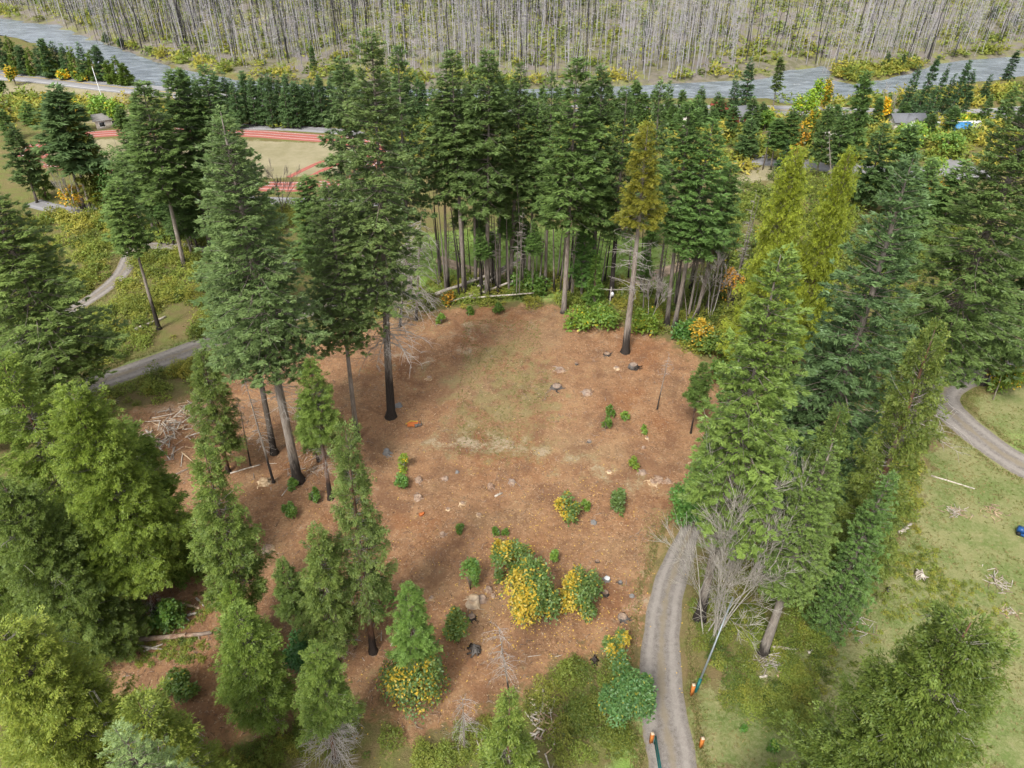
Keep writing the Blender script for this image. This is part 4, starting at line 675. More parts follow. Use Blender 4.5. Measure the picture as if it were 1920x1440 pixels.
# ---------------------------------------------------------------- undergrowth: nobody could count it
def near_road(X,Y,extra=.4):
    bad=np.zeros(X.shape,bool)
    for C,w in ((DRIVE,4.6),(RROAD,5),(LROAD,4.6),(LROAD2,3.2),(BROAD,4.5),(hw,13),(TR,6)): bad|=ldist(C[::3],X,Y)<w/2+extra
    return bad
def weeds(name,label,pts,n,rr_,hue,tone=.0,L=.2,per=26,world=None,hs_=.8,seed=0,avoid_clear=True,mat='weed',tall=1.0):
    rg=np.random.default_rng(seed+900); P=poly(pts) if world is None else world; lo,hi=P.min(0),P.max(0); X=rg.uniform(lo[0],hi[0],n*6); Y=rg.uniform(lo[1],hi[1],n*6)
    ok=(sdist(P,X,Y)>0)&~near_road(X,Y)&(sdist(RIVER,X,Y)<-1)
    if avoid_clear: ok&=sdist(CLEAR,X,Y)<-.3
    clump=np.sin(X*.31+seed)*np.sin(Y*.27+seed*2)+.6*np.sin(X*.83+Y*.71); ok&=rg.uniform(-1.6,1.3,len(X))<clump
    area=abs(np.sum(P[:,0]*np.roll(P[:,1],-1)-np.roll(P[:,0],-1)*P[:,1]))/2; rm=(rr_[0]+rr_[1])*.36
    n=int(min(n,1.35*area/(math.pi*rm*rm))); X,Y=X[ok][:n],Y[ok][:n]; m=len(X); mb=MB()
    r=rr_[0]*.5+(rr_[1]-rr_[0]*.5)*rg.beta(1.3,2.2,m); zz=T(X,Y); k=np.maximum(6,1.35*math.pi*r*r/(.37*L*L)).astype(int)
    if k.sum()>105000: k=np.maximum(5,(k*(105000/k.sum())).astype(int)); L=L*1.1
    i=np.repeat(np.arange(m),k); q=len(i)
    d=nrm(rg.normal(0,1,(q,3))); d[:,2]=np.abs(d[:,2]); Pp=np.stack([X[i],Y[i],zz[i]],1)+d*(r[i]*(1+.25*np.sin(d[:,0]*5+i)+.2*np.sin(d[:,1]*7-i))*rg.uniform(.45,1.05,q)**.6)[:,None]*np.array([1,1,hs_*tall])
    N=d*.5+np.array([0,0,.9])+rg.normal(0,.45,(q,3)); D=rg.normal(0,1,(q,3))+d*.5; D[:,2]*=.5
    th=rg.uniform(0,1,m)[i]; hv=np.clip(hue[0]+(hue[1]-hue[0])*th**2+rg.normal(0,.08,q),0,1)
    mb.leaves(Pp,D,N,L*rg.uniform(.7,1.6,q),L*.55*rg.uniform(.7,1.3,q),np.clip(.48+tone+rg.normal(0,.12,q)+(rg.normal(0,.30,m))[i],0,1),hv,tri=True)
    return tag(link(name,mb.mesh(name,M[mat])),label,kind='stuff')
weeds('undergrowth','yellow green brush between the two left lanes',[(150,440),(330,470),(430,480),(520,520),(470,600),(410,620),(300,650),(200,680),(130,700),(60,640),(130,560)],1200,(0.8,2.6),(.0,.55),L=.24,per=120,seed=1,hs_=0.85)
weeds('undergrowth','brush strip between the left lane and the clearing',[(180,745),(300,700),(430,655),(450,690),(360,740),(300,752),(215,770),(170,790)],500,(0.8,2),(.1,.75),L=.21,per=120,seed=2,hs_=1)
weeds('undergrowth','green and yellow brush along the back of the clearing',[(700,575),(760,560),(830,520),(1000,510),(1180,530),(1300,560),(1420,590),(1430,690),(1380,740),(1335,690),(1262,638),(1150,600),(1060,572),(900,574),(780,592),(700,610)],1300,(0.7,2.1),(.0,.6),L=.26,per=105,seed=3,hs_=1)
weeds('undergrowth','weeds and vines around the bare pale shrub',[(1290,1100),(1340,1060),(1420,1080),(1500,1130),(1550,1220),(1540,1330),(1500,1390),(1430,1350),(1350,1310),(1300,1280),(1285,1200)],1500,(0.4,1.3),(.0,.38),L=.14,per=90,seed=4,hs_=0.9,avoid_clear=False,tone=-.02)
weeds('undergrowth','brambles along the bottom edge of the clearing',[(385,1440),(440,1400),(520,1385),(570,1345),(640,1310),(700,1340),(750,1385),(830,1385),(900,1350),(960,1330),(980,1480),(380,1490)],1200,(0.5,1.5),(.0,.55),L=0.12,per=130,seed=5,hs_=1)
weeds('undergrowth','dark brambles left of the drive',[(985,1300),(1060,1245),(1130,1215),(1195,1250),(1200,1300),(1190,1370),(1140,1420),(1060,1440),(1010,1400)],500,(0.7,1.8),(.0,.30),L=0.13,per=260,seed=6,hs_=1,avoid_clear=False,tone=-.10)
weeds('undergrowth','low weeds around the split logs in the left clearing',[(190,1200),(250,1160),(330,1120),(380,1110),(400,1150),(330,1190),(400,1200),(380,1240),(250,1250)],260,(.15,.45),(.0,.5),L=.12,per=20,seed=7,avoid_clear=False)
weeds('undergrowth','brush on the slope below the left tree group',[(-80,420),(120,400),(260,380),(420,380),(640,400),(700,470),(560,500),(420,470),(260,455),(200,530),(80,600),(-80,640)],1500,(0.9,3),(.0,.6),L=0.32,per=95,seed=8,hs_=0.9)
weeds('undergrowth','brush under and beyond the right tree group',[(1290,560),(1320,430),(1400,340),(1520,330),(1700,340),(1800,440),(1800,640),(1760,700),(1640,760),(1440,800),(1400,640)],1500,(0.9,3.2),(.0,.22),L=0.34,per=85,seed=9,tone=-.16,hs_=1)
weeds('undergrowth','weeds below the right tree group',[(1380,900),(1560,820),(1720,800),(1720,960),(1640,1100),(1560,1180),(1440,1130),(1330,1100),(1320,980)],700,(0.4,1.2),(.0,.5),L=.19,per=60,seed=10,hs_=0.8)
weeds('undergrowth','bushes on the flat in front of the river',[(-100,175),(300,200),(500,205),(800,200),(1300,196),(1700,180),(2000,150),(2000,330),(1750,300),(1280,330),(800,300),(640,240),(440,236),(200,225),(-100,260)],1200,(1.4,3.8),(.0,.9),L=.9,per=26,seed=11,hs_=1,tone=.05)
weeds('undergrowth','brush at the left edge beneath the front cedars',[(-100,900),(200,900),(260,1000),(160,1100),(160,1250),(-100,1300)],500,(.3,.8),(.0,.4),L=.2,per=24,seed=12)
weeds('undergrowth','patch of weeds around the heap of sticks on the meadow',[(1670,1040),(1760,1030),(1770,1100),(1730,1120),(1680,1110)],70,(.15,.5),(.0,.4),L=.14,per=22,seed=13,avoid_clear=False)
weeds('undergrowth','low brown weeds scattered on the meadow',[(1500,1240),(1640,1140),(1720,980),(1760,1060),(1900,1120),(1880,1200),(1760,1140),(1640,1220),(1540,1300)],260,(.15,.45),(.1,.5),L=.13,per=16,seed=14)
# vegetation of the far bank: in world space beyond the river
def band(d0,d1,x0=-330,x1=420): 
    xs=np.linspace(x0,x1,40); yb=np.interp(xs,BANK_X,BANK_Y); return np.concatenate([np.stack([xs,yb+d0],1),np.stack([xs,yb+d1],1)[::-1]])
weeds('bank_brush','yellow green bushes along the far river bank',None,3600,(1.3,3.6),(.0,.75),L=1.0,per=28,world=band(-3,13),seed=20,tone=.12,hs_=1.15)
weeds('bank_brush','young growth between the burnt trunks',None,6500,(1.2,3.2),(.0,.55),L=1.0,per=13,world=band(20,130),seed=21,tone=.05,hs_=1.1)
ISL=poly([(1556,150),(1562,133),(1590,128),(1700,120),(1760,112),(1730,127),(1690,140),(1650,149),(1600,157)],0)
weeds('bank_brush','shrubs on the river island',None,330,(1.2,2.6),(.2,1.0),L=.8,per=22,world=ISL,seed=22,tone=.1)
weeds('bank_brush','green brush on the burnt hillside',None,3500,(1.4,4.0),(.0,.8),L=1.3,per=12,world=band(110,330,-330,480),seed=23)

# grass tufts on the meadow and the verges
def tufts(name,label,P,n,h,hue,seed,mask=None,k=4,tone=.5):
    rg=np.random.default_rng(seed); lo,hi=P.min(0),P.max(0); X=rg.uniform(lo[0],hi[0],n*4); Y=rg.uniform(lo[1],hi[1],n*4); ok=(sdist(P,X,Y)>0)&~near_road(X,Y,.0)
    if mask is not None: ok&=mask(X,Y,rg)
    X,Y=X[ok][:n],Y[ok][:n]; m=len(X); i=np.repeat(np.arange(m),k); q=len(i); B=np.stack([X[i],Y[i],T(X,Y)[i]],1)+rg.normal(0,.07,(q,3))*[1,1,0]
    D=rg.normal(0,.55,(q,3)); D[:,2]=1; N=rg.normal(0,1,(q,3)); mb=MB(); hh=rg.uniform(.5,1.5,m)[i]
    mb.leaves(B,D,N,h*hh*rg.uniform(.6,1.2,q),.05+.02*hh,np.clip(tone+rg.normal(0,.2,m)[i],0,1),np.clip(rg.uniform(hue[0],hue[1],m)[i],0,1),tri=True); return tag(link(name,mb.mesh(name,M['blade'])),label,kind='stuff')
nearM=lambda X,Y,rg:(np.hypot(X,Y)<95)&(sdist(CLEAR,X,Y)<0)&(rg.uniform(-1.2,1.2,len(X))<np.sin(X*.35)*np.sin(Y*.41)+.5*np.sin(X*1.1+Y*.9))
tufts('meadow_grass','grass tufts of the right hand meadow',LAWN,16000,.16,(0,1),1,nearM)
tufts('verge_grass','tall tan grass fringing the drive',poly([(1180,1460),(1200,1230),(1225,1060),(1330,940),(1380,960),(1290,1060),(1290,1200),(1330,1460)]),5000,.18,(.3,1),2)
tufts('clearing_grass','thin grass growing in the middle of the clearing',poly([(870,600),(1010,600),(1040,800),(960,870),(850,850)]),3500,.10,(0,.6),3,lambda X,Y,rg:rg.uniform(-1,1,len(X))<np.sin(X*.5)*np.sin(Y*.45)+.4*np.sin(X*1.7+Y*1.3))
tufts('field_grass','bright grass of the field behind the trees',FIELD,5000,.30,(0,.3),4,tone=.8)
tufts('straw_grass','dry straw grass right of the track end',poly([(1200,960),(1260,950),(1240,1060),(1215,1180),(1190,1150)]),1800,.12,(.4,1),5,lambda X,Y,rg:rg.uniform(.2,3.2,len(X))<np.clip(sdist(poly([(1200,960),(1260,950),(1240,1060),(1215,1180),(1190,1150)]),X,Y),0,9))
# grass creeping over the edges of the gravel
rg=np.random.default_rng(31); E=[]
for C,w in ((DRIVE,4.6),(RROAD,5.0),(LROAD,4.6),(LROAD2,3.2)):
    d=nrm(np.gradient(C,axis=0)); nn=np.stack([-d[:,1],d[:,0]],1); n_=3200; i=rg.integers(0,len(C)-1,n_); f=rg.uniform(size=(n_,1)); b=C[i]*(1-f)+C[i+1]*f; E.append(b+nn[i]*(rg.choice([-1,1],n_)*(w/2*.93+rg.gamma(1.5,.28,n_)-.25*np.sin(b[:,1]*1.3)*np.sin(b[:,0]*.9)))[:,None])
E=np.concatenate(E); q=len(E)*3; i=np.repeat(np.arange(len(E)),3); D=rg.normal(0,.6,(q,3)); D[:,2]=1; mb=MB(); mb.leaves(np.stack([E[i,0],E[i,1],T(E[i,0],E[i,1])],1)+rg.normal(0,.08,(q,3))*[1,1,0],D,rg.normal(0,1,(q,3)),rg.uniform(.08,.30,q),.06,np.clip(rg.normal(.45,.2,len(E))[i],0,1),np.clip(rg.uniform(-.2,1,len(E))[i],0,1),tri=True); tag(link('roadside_grass',mb.mesh('roadside_grass',M['blade'])),'grass and weeds creeping over the edges of the gravel lanes',kind='stuff')
# litter of the clearing: chips, twigs and fallen leaves, real pieces
rg=np.random.default_rng(42); lo,hi=CLEAR.min(0),CLEAR.max(0); X=rg.uniform(lo[0],hi[0],60000); Y=rg.uniform(lo[1],hi[1],60000); ok=(sdist(CLEAR,X,Y)>.3)&(rg.uniform(-1.4,1.2,60000)<np.sin(X*.3+1)*np.sin(Y*.35)+.5*np.sin(X*.9-Y*.7)); X,Y=X[ok],Y[ok]
def flat(X,Y,L,Wd,tone,rg,zr=.06):
    n=len(X); D=rg.normal(0,1,(n,3)); D[:,2]*=.15; N=np.array([0,0,1])+rg.normal(0,.3,(n,3)); mb=MB(); mb.leaves(np.stack([X,Y,T(X,Y)+rg.uniform(.01,zr,n)],1),D,N,L,Wd,tone); return mb
q=rg.integers(0,len(X),22000); tag(link('wood_chips',flat(X[q],Y[q],rg.uniform(.06,.22,22000)**1.0,rg.uniform(.02,.06,22000),.5,rg).mesh('wood_chips',M['chips'])),'pale wood chips strewn over the clearing',kind='stuff')
q=rg.integers(0,len(X),15000); tag(link('dark_debris',flat(X[q]+.1,Y[q],rg.uniform(.12,.45,15000),rg.uniform(.02,.06,15000),.5,rg).mesh('dark_debris',M['burnt'])),'dark bark bits and twigs strewn over the clearing',kind='stuff')
lf=[]; 
for (a,b_,r,n) in [(958,1100,3.5,140),(998,1150,5,260),(1092,1130,4,180),(1062,950,5,260),(782,1290,4.5,200),(1000,1000,9,260),(1152,1235,3,60),(620,900,9,160)]:
    x,y,_=G(a,b_); lf.append(np.stack([x+rg.normal(0,r,n),y+rg.normal(0,r,n)],1))
lf=np.concatenate(lf); m_=flat(lf[:,0],lf[:,1],rg.uniform(.10,.2,len(lf)),rg.uniform(.08,.15,len(lf)),.6,rg); tag(link('fallen_leaves',m_.mesh('fallen_leaves',plain('yellow_leaf',(.62,.40,.08)))),'yellow leaves fallen around the maple bushes',kind='stuff')

rg=np.random.default_rng(66); mb=MB(); q=rg.integers(0,len(X),420)
for j in q:
    a=rg.uniform(0,6.28); l=rg.uniform(.25,1.1); r=rg.uniform(.015,.05); b=np.array([X[j],Y[j],float(T(X[j],Y[j]))+.03]); d=np.array([math.cos(a),math.sin(a),0]); k=np.array([-d[1],d[0],0])*rg.normal(0,.15*l)
    mb.tube([b,b+d*l*.5+k+[0,0,rg.uniform(0,.12)],b+d*l+[0,0,rg.uniform(0,.1)]],[r,r*.8,r*.4],4)
tag(link('slash',mb.mesh('slash',M['logwood'])),'small broken branches and root bits strewn over the clearing',kind='stuff')
# ---------------------------------------------------------------- burnt forest beyond the river
def snag_parts(rg,H,r,tw,black,bs=1.0):
    """list of (V,quads/tris) in natural size"""
    mb=MB(); n=5; t=np.linspace(0,1,n); w=rg.normal(0,.009*H,(n,2)); w[0]=0; P=np.stack([w[:,0],w[:,1],t*H],1); tone=.03+.05*rg.uniform() if black else rg.uniform(.4,1)
    mb.tube(P,r*(1.1-t*.85),3,tone=tone,hue=rg.uniform(0,.5) if not black else 0,cap=False)
    A,Bv,tn=[],[],[]
    for k in range(tw):
        z=H*rg.uniform(.22,.99); a=rg.uniform(0,6.28); L=bs*rg.uniform(.5,2.4)*(1.15-z/H); e=rg.uniform(-.5,.5) if rg.uniform()<.6 else rg.uniform(.5,1.4); d=np.array([math.cos(a),math.sin(a),e]); b=np.array([np.interp(z/H,t,w[:,0]),np.interp(z/H,t,w[:,1]),z])
        A+= [b,b+[0,0,.13],b+d*L]
    if A: mb.add(A,tris=np.arange(len(A)).reshape(-1,3),tone=tone*.75+.05,hue=.6)
    return mb
rg=np.random.default_rng(3)
SN=[]
for j in range(16):
    black=j%4==3; SN.append((snag_parts(rg,22,.14 if black else .085,(9 if black else 22),black),black))
SNM=[s.mesh('snag_%d'%j,M['snag']) for j,(s,b) in enumerate(SN)]
n=60000; X=rg.uniform(-330,470,n*2); U=rg.uniform(0,1,n*2); Y=np.interp(X,BANK_X,BANK_Y)+6+U**1.2*330
dens=np.where(X>60,np.clip(1.15-(Y-np.interp(X,BANK_X,BANK_Y)-20)/75*np.clip((X-30)/90,0,1),.03,1),1)*(.55+.45*np.sin(X/17.+Y/29.)*np.sin(Y/13.-X/41.)); front=np.interp(X,BANK_X,BANK_Y)+15
ok=(rg.uniform(size=len(X))<dens)&((Y>front)|(rg.uniform(size=len(X))<.35)); X,Y=X[ok],Y[ok]
px=np.array([PR(a,b,float(T(a,b))) for a,b in zip(X,Y)]); vis=(px[:,0]>-250)&(px[:,0]<2170)&(px[:,1]>-330)&(px[:,1]<220); X,Y,px=X[vis],Y[vis],px[vis]
X,Y,px=X[:11500],Y[:11500],px[:11500]
o_=np.argsort(px[:,2]+rg.normal(0,6,len(X))); X,Y=X[o_],Y[o_]; Zs=T(X,Y)
mb=MB(); cnt=0; bx=(X<60)&(X>-160)
for i in range(len(X)):
    # burnt black ones are more frequent in the middle
    blk=rg.uniform()<(.46 if (X[i]>-150 and X[i]<30 and (Y[i]-front[0]*0-240)>40) else .17)
    j=int(rg.integers(0,4)*4+3) if blk else int(rg.choice([0,1,2,4,5,6,8,9,10,12,13,14])); h=rg.uniform(.45,1.2)*(1.15 if blk else 1); sc=h*rg.uniform(.8,1.3)
    infr=(-20<px[o_[i]][0]<1940)
    if cnt<300 and infr:
        cnt+=1; o=link('dead_tree',SNM[j],loc=(X[i],Y[i],Zs[i]-.2)); o.scale=(sc,sc,h); o.rotation_euler=(rg.normal(0,.03),rg.normal(0,.03),rg.uniform(0,6.28))
        tag(o,'thin charred black dead trunk in the burnt forest across the river' if blk else 'thin pale grey dead trunk in the burnt forest across the river','dead tree','dead trunks of the burnt forest')
    else:
        s=SN[j][0]; a=rg.uniform(0,6.28); ca,sa=math.cos(a),math.sin(a); lx,ly=rg.normal(0,.055,2)
        v=s.v[0]; V=np.concatenate(s.v); x=(V[:,0]*ca-V[:,1]*sa)*sc; y=(V[:,0]*sa+V[:,1]*ca)*sc; z=V[:,2]*h
        mb.v.append(np.stack([x+X[i]+z*lx,y+Y[i]+z*ly,z+Zs[i]-.2],1)); 
        for f in s.q: mb.q.append(f+mb.n)
        for f in s.t: mb.t.append(f+mb.n)
        mb.qa+=s.qa; mb.ta+=s.ta; mb.n+=len(V)
tag(link('burnt_forest',mb.mesh('burnt_forest',M['snag'])),'mass of thin grey and black dead trunks on the far hillside',kind='stuff')
print('SNAGS',len(X),'stuff verts',mb.n)
# living conifers scattered through the burnt forest
surv=[(172,28,168,2),(595,22,585,-12),(588,132,584,85),(1210,70,1200,30),(1660,125,1668,96),(1860,36,1868,12),(1900,48,1910,20),(200,80,196,60),(228,88,224,72),(1690,128,1696,100)]
row('F',surv,9,.05,(.6,.75,.7),'lone living conifer surviving in the burnt forest','living conifers in the burnt forest')

# ---------------------------------------------------------------- bare trees and snags nearby
def bare_mb(seed,H,spread,stems=3,r0=.12,lv=4,up=.9,kids=4):
    rg=np.random.default_rng(seed); mb=MB()
    def grow(p,d,L,r,l):
        n=4; pts=[p]; dd=d.copy()
        for i in range(n):
            dd=nrm(dd+rg.normal(0,.10,3)+np.array([0,0,.03*up])); pts.append(pts[-1]+dd*L/n)
        mb.tube(pts,np.linspace(r,r*.5,n+1),5 if r>.05 else 3,cap=False)
        if l>=lv: return
        for k in range(kids+(l>=1)*2):
            i=rg.uniform(.42,1); q=min(n-1,int(i*n)); b=pts[q]+(pts[q+1]-pts[q])*(i*n-q); sd=nrm(np.cross(dd,rg.normal(0,1,3))); nd=nrm(dd*.85+sd*spread*rg.uniform(.5,1.1)+np.array([0,0,.1*up])); grow(b,nd,L*rg.uniform(.34,.58),max(.016,r*rg.uniform(.35,.5)),l+1)
    for s in range(stems):
        a=s*6.28/stems+rg.uniform(-.4,.4); grow(np.array([math.cos(a)*.15,math.sin(a)*.15,0]),nrm(np.array([math.cos(a)*.13+.05,math.sin(a)*.13,1.])),H*.62,r0*rg.uniform(.7,1),0)
    return mb
def place(name,me,px,py,label,cat,scale=1,rot=0,tilt=(0,0),group=None,parts=None,color=None):
    x,y,z=G(px,py); o=link(name,me,loc=(x,y,z-.05),color=color); o.scale=(scale,)*3; o.rotation_euler=(tilt[0],tilt[1],rot); return tag(o,label,cat,group)
def bare(px,py,tx,ty,seed,spread,label,stems=2,lv=3,r0=.12,kids=4,group=None,mat='twig',name='bare_tree'):
    x,y,z=G(px,py); H=max(2,HT(x,y,ty)-z); p=PR(x,y,z+H); lean=np.clip(math.atan2((tx-p[0])*p[2]/FPX,H),-.2,.2)
    m=bare_mb(seed,H,spread,stems,r0,lv,kids=kids); o=link(name,m.mesh(name,M[mat]),loc=(x,y,z-.1)); o.rotation_euler=(0,lean,0); return tag(o,label,'bare tree',group)
bare(1338,1196,1440,868,52,.48,'large bare shrub of pale fanning branches beside the drive',4,3,.085,kids=6,mat='pale_twig')
bare(1322,1188,1352,925,23,.30,'bare pale sapling clump with upright stems left of the fanning one',2,3,.08,kids=6,mat='pale_twig')
bare(1345,1188,1400,960,35,.60,'bare multi stemmed tree whose twigs droop over the weeds',3,3,.08,kids=6,mat='pale_twig')
bare(1290,610,1330,430,13,.30,'slim leafless alder among the leaning trunks',2,3,.12,kids=5,mat='limb')
bare(1330,600,1350,420,16,.35,'leafless broad grey brush tree behind the leaning trunks',3,4,.10,kids=4,mat='twig')
bare(1215,620,1225,500,14,.5,'small tree of tangled dead branches beside the golden topped tree',2,4,.07,kids=4)
bare(530,400,525,300,18,.25,'leafless thin trees in front of the red track',4,3,.10,kids=4,mat='limb')
bare(140,400,110,300,19,.22,'leafless thin trees by the back lane',4,3,.10,kids=4,mat='twig')
bare(1655,232,1672,160,20,.3,'bare pinkish tree on the river flat',2,3,.12,kids=5)
bare(1860,750,1925,640,21,.4,'thin bare tree leaning at the right edge by the road',1,3,.08,kids=3,mat='limb')
def snag(px,py,tx,ty,label,r=.16,db=(.3,.98,1.6,0),char=.25,grey=.9,name='dead_tree'):
    x,y,z=G(px,py); H=HT(x,y,ty)-z; p=PR(x,y,z+H); lean=np.clip(math.atan2((tx-p[0])*p[2]/FPX,H),-.3,.3)
    root=bpy.data.objects.new(name,None); COL.objects.link(root); root.location=(x,y,z-.05); root.rotation_euler=(0,lean,0); tag(root,label,'dead tree')
    t=link('trunk',TR_[NT[0]%3],root,color=(char,grey,0,1)); t.scale=(r,r,H); NT[0]+=1
    if db: q=link('dead_branches',DB_[db[3]],root,loc=(0,0,H*db[0])); q.scale=(db[2]/3.2,db[2]/3.2,H*(db[1]-db[0])/8); q.rotation_euler=(0,0,NT[0])
snag(513,905,452,688,'slender grey dead trunk with fine side branches left of the thick grey fir',.15)
snag(470,873,445,740,'short thin dead trunk near the left rim of the clearing',.10)
snag(1232,767,1255,662,'small bare snag with thin twigs at the right of the clearing',.10,(.6,1,1.0,1),.3)
snag(957,1312,934,1172,'white dead sapling with twigs on its left above the pale wood pile',.09,(.35,1,2.0,0),.25)
snag(870,1400,868,1308,'dead grey twiggy treetop beside the bottom edge cedar',.08,(.3,1,1.8,0),.0)
snag(1296,812,1308,722,'thin dark bent stem at the right rim of the clearing',.08,(.5,.9,.5,0),.6)
snag(1560,370,1545,235,'pale dead trunk in front of the fir on the flat',.2,(.3,.9,1.0,1),.0)
snag(1290,598,1322,420,'slim pale leaning trunk, brightest of the back right cluster',.22,(.4,.95,1.8,1),.05)
snag(1178,520,1190,380,'grey dead trunk behind the black double trunk',.15,(.3,.95,1.4,1),.1)
snag(780,600,790,400,'dead tree with pale wispy boughs right of the tallest fir',.2,(.1,.95,4.5,2),.1)
snag(750,612,765,440,'second dead tree with wispy boughs hugging the tallest fir',.2,(.2,.95,3.5,2),.3)
# slender understory trunks behind the clearing
POLE=[trunk_mesh(60+i,6,9,.018).mesh('pole_%d'%i,M['bark'],True) for i in range(3)]
rg=np.random.default_rng(8)
for i in range(104):
    px_=rg.uniform(805,1150) if i<74 else rg.uniform(1180,1390); py_=rg.uniform(515,562) if i<74 else rg.uniform(545,605); x,y,z=G(px_,py_)
    root=bpy.data.objects.new('slim_tree',None); COL.objects.link(root); root.location=(x,y,z-.1); h=rg.uniform(9,19); root.rotation_euler=(rg.normal(0,.04),rg.normal(0,.05),0); r=rg.uniform(.08,.20)
    o=link('trunk',POLE[i%3],root,color=(rg.choice([0,.15,1.2]),rg.uniform(.2,.7),0,1)); o.scale=(r,r,h)
    if i%8==0: q=link('crown',protos('F',2,i)[0],root,loc=(0,0,h*.6),color=(.85,1.05,.8,1)); q.scale=(.4,.4,h*.4/24)
    elif i%3==1: q=link('dead_branches',DB_[1],root,loc=(0,0,h*.4)); q.scale=(.4,.4,h*.6/8)
    tag(root,'slim dark trunk of the thicket between the clearing and the green field' if i<74 else 'slim trunk of the dense cluster at the back right rim of the clearing','tree','slim trunks behind the clearing' if i<74 else 'slim trunks at the back right rim')
# more trunks below the left back group
for i in range(26):
    px_=rg.uniform(240,470); py_=rg.uniform(425,470); x,y,z=G(px_,py_); root=bpy.data.objects.new('slim_tree',None); COL.objects.link(root); root.location=(x,y,z-.1); h=rg.uniform(9,18); root.rotation_euler=(rg.normal(0,.03),rg.normal(0,.03),0); r=rg.uniform(.1,.25)
    o=link('trunk',POLE[i%3],root,color=(rg.choice([.1,.3,1.2]),rg.uniform(.2,.6),0,1)); o.scale=(r,r,h)
    if i%2==0: q=link('crown',protos('F',2,i)[0],root,loc=(0,0,h*.4),color=(.75,.9,.8,1)); q.scale=(.55,.55,h*.6/24)
    tag(root,'dark slim trunk in the stand above the winding lane','tree','dark slim trunks above the winding lane')

# ---------------------------------------------------------------- logs, stumps, stones
def log_mb(L,r,seed,bend=.05,k=7,taper=.35):
    rg=np.random.default_rng(seed); n=7; t=np.linspace(0,1,n); P=np.stack([t*L-L/2,np.cumsum(rg.normal(0,bend*L/n,n)),np.zeros(n)],1); P[:,1]-=P[:,1].mean(); mb=MB(); mb.tube(P,r*(1-taper*t)*(1+rg.normal(0,.06,n)),k)
    for j in range(3):
        i=rg.uniform(.2,.9)*(n-1); q=int(i); b=P[q]; a=rg.uniform(0,6.28); d=np.array([.4,math.cos(a),abs(math.sin(a))]); mb.tube([b,b+d*r*rg.uniform(1.5,3)],[r*.25,r*.12],4)
    return mb
def log(p1,p2,r,label,mat='deadwood',group=None,cat='log',h1=0,h2=0,name='log',seed=None):
    a=np.array(G(*p1)); b=np.array(G(*p2)); a[2]+=r*.75+h1; b[2]+=r*.5+h2; d=b-a; L=np.linalg.norm(d); NT[0]+=1
    o=link(name,log_mb(L,r,NT[0]).mesh(name,M[mat]),loc=tuple((a+b)/2)); o.rotation_euler=(0,-math.asin(d[2]/L),math.atan2(d[1],d[0])); return tag(o,label,cat,group)
log((255,621),(311,595),.28,'pale weathered log lying by the foot of the long bare fir trunk')
log((246,1203),(398,1188),.26,'longest reddish log on the weedy ground, lower left','logwood')
log((256,1212),(305,1219),.14,'grey split log just below the long reddish one')
log((270,1222),(306,1208),.10,'thin grey stick under the long reddish log')
log((340,1133),(374,1142),.16,'split yellowish log, thickest of the small pile by the pointed cedar','chips')
log((352,1155),(370,1150),.14,'white ended short log of the small pile by the pointed cedar','deadwood')
log((368,1122),(383,1137),.10,'thin log crossing the small pile by the pointed cedar','deadwood')
log((325,1137),(355,1165),.08,'bent stick left of the small log pile','deadwood')
log((228,1150),(234,1127),.14,'short yellowish log near the dark leaning trunk','chips')
log((238,1093),(268,1092),.14,'yellowish log behind the peeling trunks','chips')
log((1746,893),(1827,917),.10,'long thin white log on the meadow below the gravel road')
log((1685,1001),(1708,984),.22,'chunky white log at the edge of the olive cedar column')
log((1440,1215),(1498,1218),.16,'grey fallen log at the foot of the leaning grey trunk')
log((1515,1225),(1524,1222),.14,'short log end right of the grey fallen log')
log((1424,1272),(1438,1267),.13,'small white log piece in the weeds')
log((1457,1270),(1462,1258),.12,'upright looking tan log piece in the weeds','chips')
log((1475,1250),(1478,1242),.10,'small tan wood piece above the weeds','chips')
log((432,888),(488,872),.10,'thin grey log on the bare ground left of the thick trunk')
log((273,808),(320,862),.12,'long crooked grey branch beside the debris pile')
log((325,893),(352,880),.12,'dark curved branch below the debris pile','logwood')
log((1290,870),(1300,866),.1,'short broken wood at the right rim','chips')
log((290,1320),(330,1315),.04,'thin stick on the bare lower left ground','chips') if False else None
for i,(a,b_,r,h1,h2) in enumerate([((818,560),(945,520),.22,0,.6),((900,548),(985,512),.13,.3,2.2),((905,556),(990,538),.13,.1,1.2),((920,530),(1010,500),.10,.8,2.6),((840,573),(900,560),.09,0,.1),((880,566),(1000,560),.10,0,.2),((895,545),(960,515),.09,.2,1.8)]):
    log(a,b_,r*1.45,['thickest of the fallen pale poles at the back of the clearing','fallen pale pole propped highest against the trunks','fallen pale pole, lower of the two leaning on the trunks','thin fallen pale pole reaching furthest right','short pale stick before the fallen poles','pale pole lying flat in front of the back row','thin pale pole between the thick one and the propped one'][i],h1=h1+.5,h2=h2+.8,group='fallen pale poles')
log((1258,372+240),(1290,600+20),.08,'thin branch on the back right rim') if False else None
log((990,1232),(1015,1228),.04,'thin white curved stick right of the white dead sapling')
log((1040,1232),(1055,1228),.03,'tiny stick near the dark thicket')
log((928,932),(942,925),.14,'short grey log in the middle foreground of the clearing')
log((528,930),(548,905),.05,'brown stick by the flared base') 
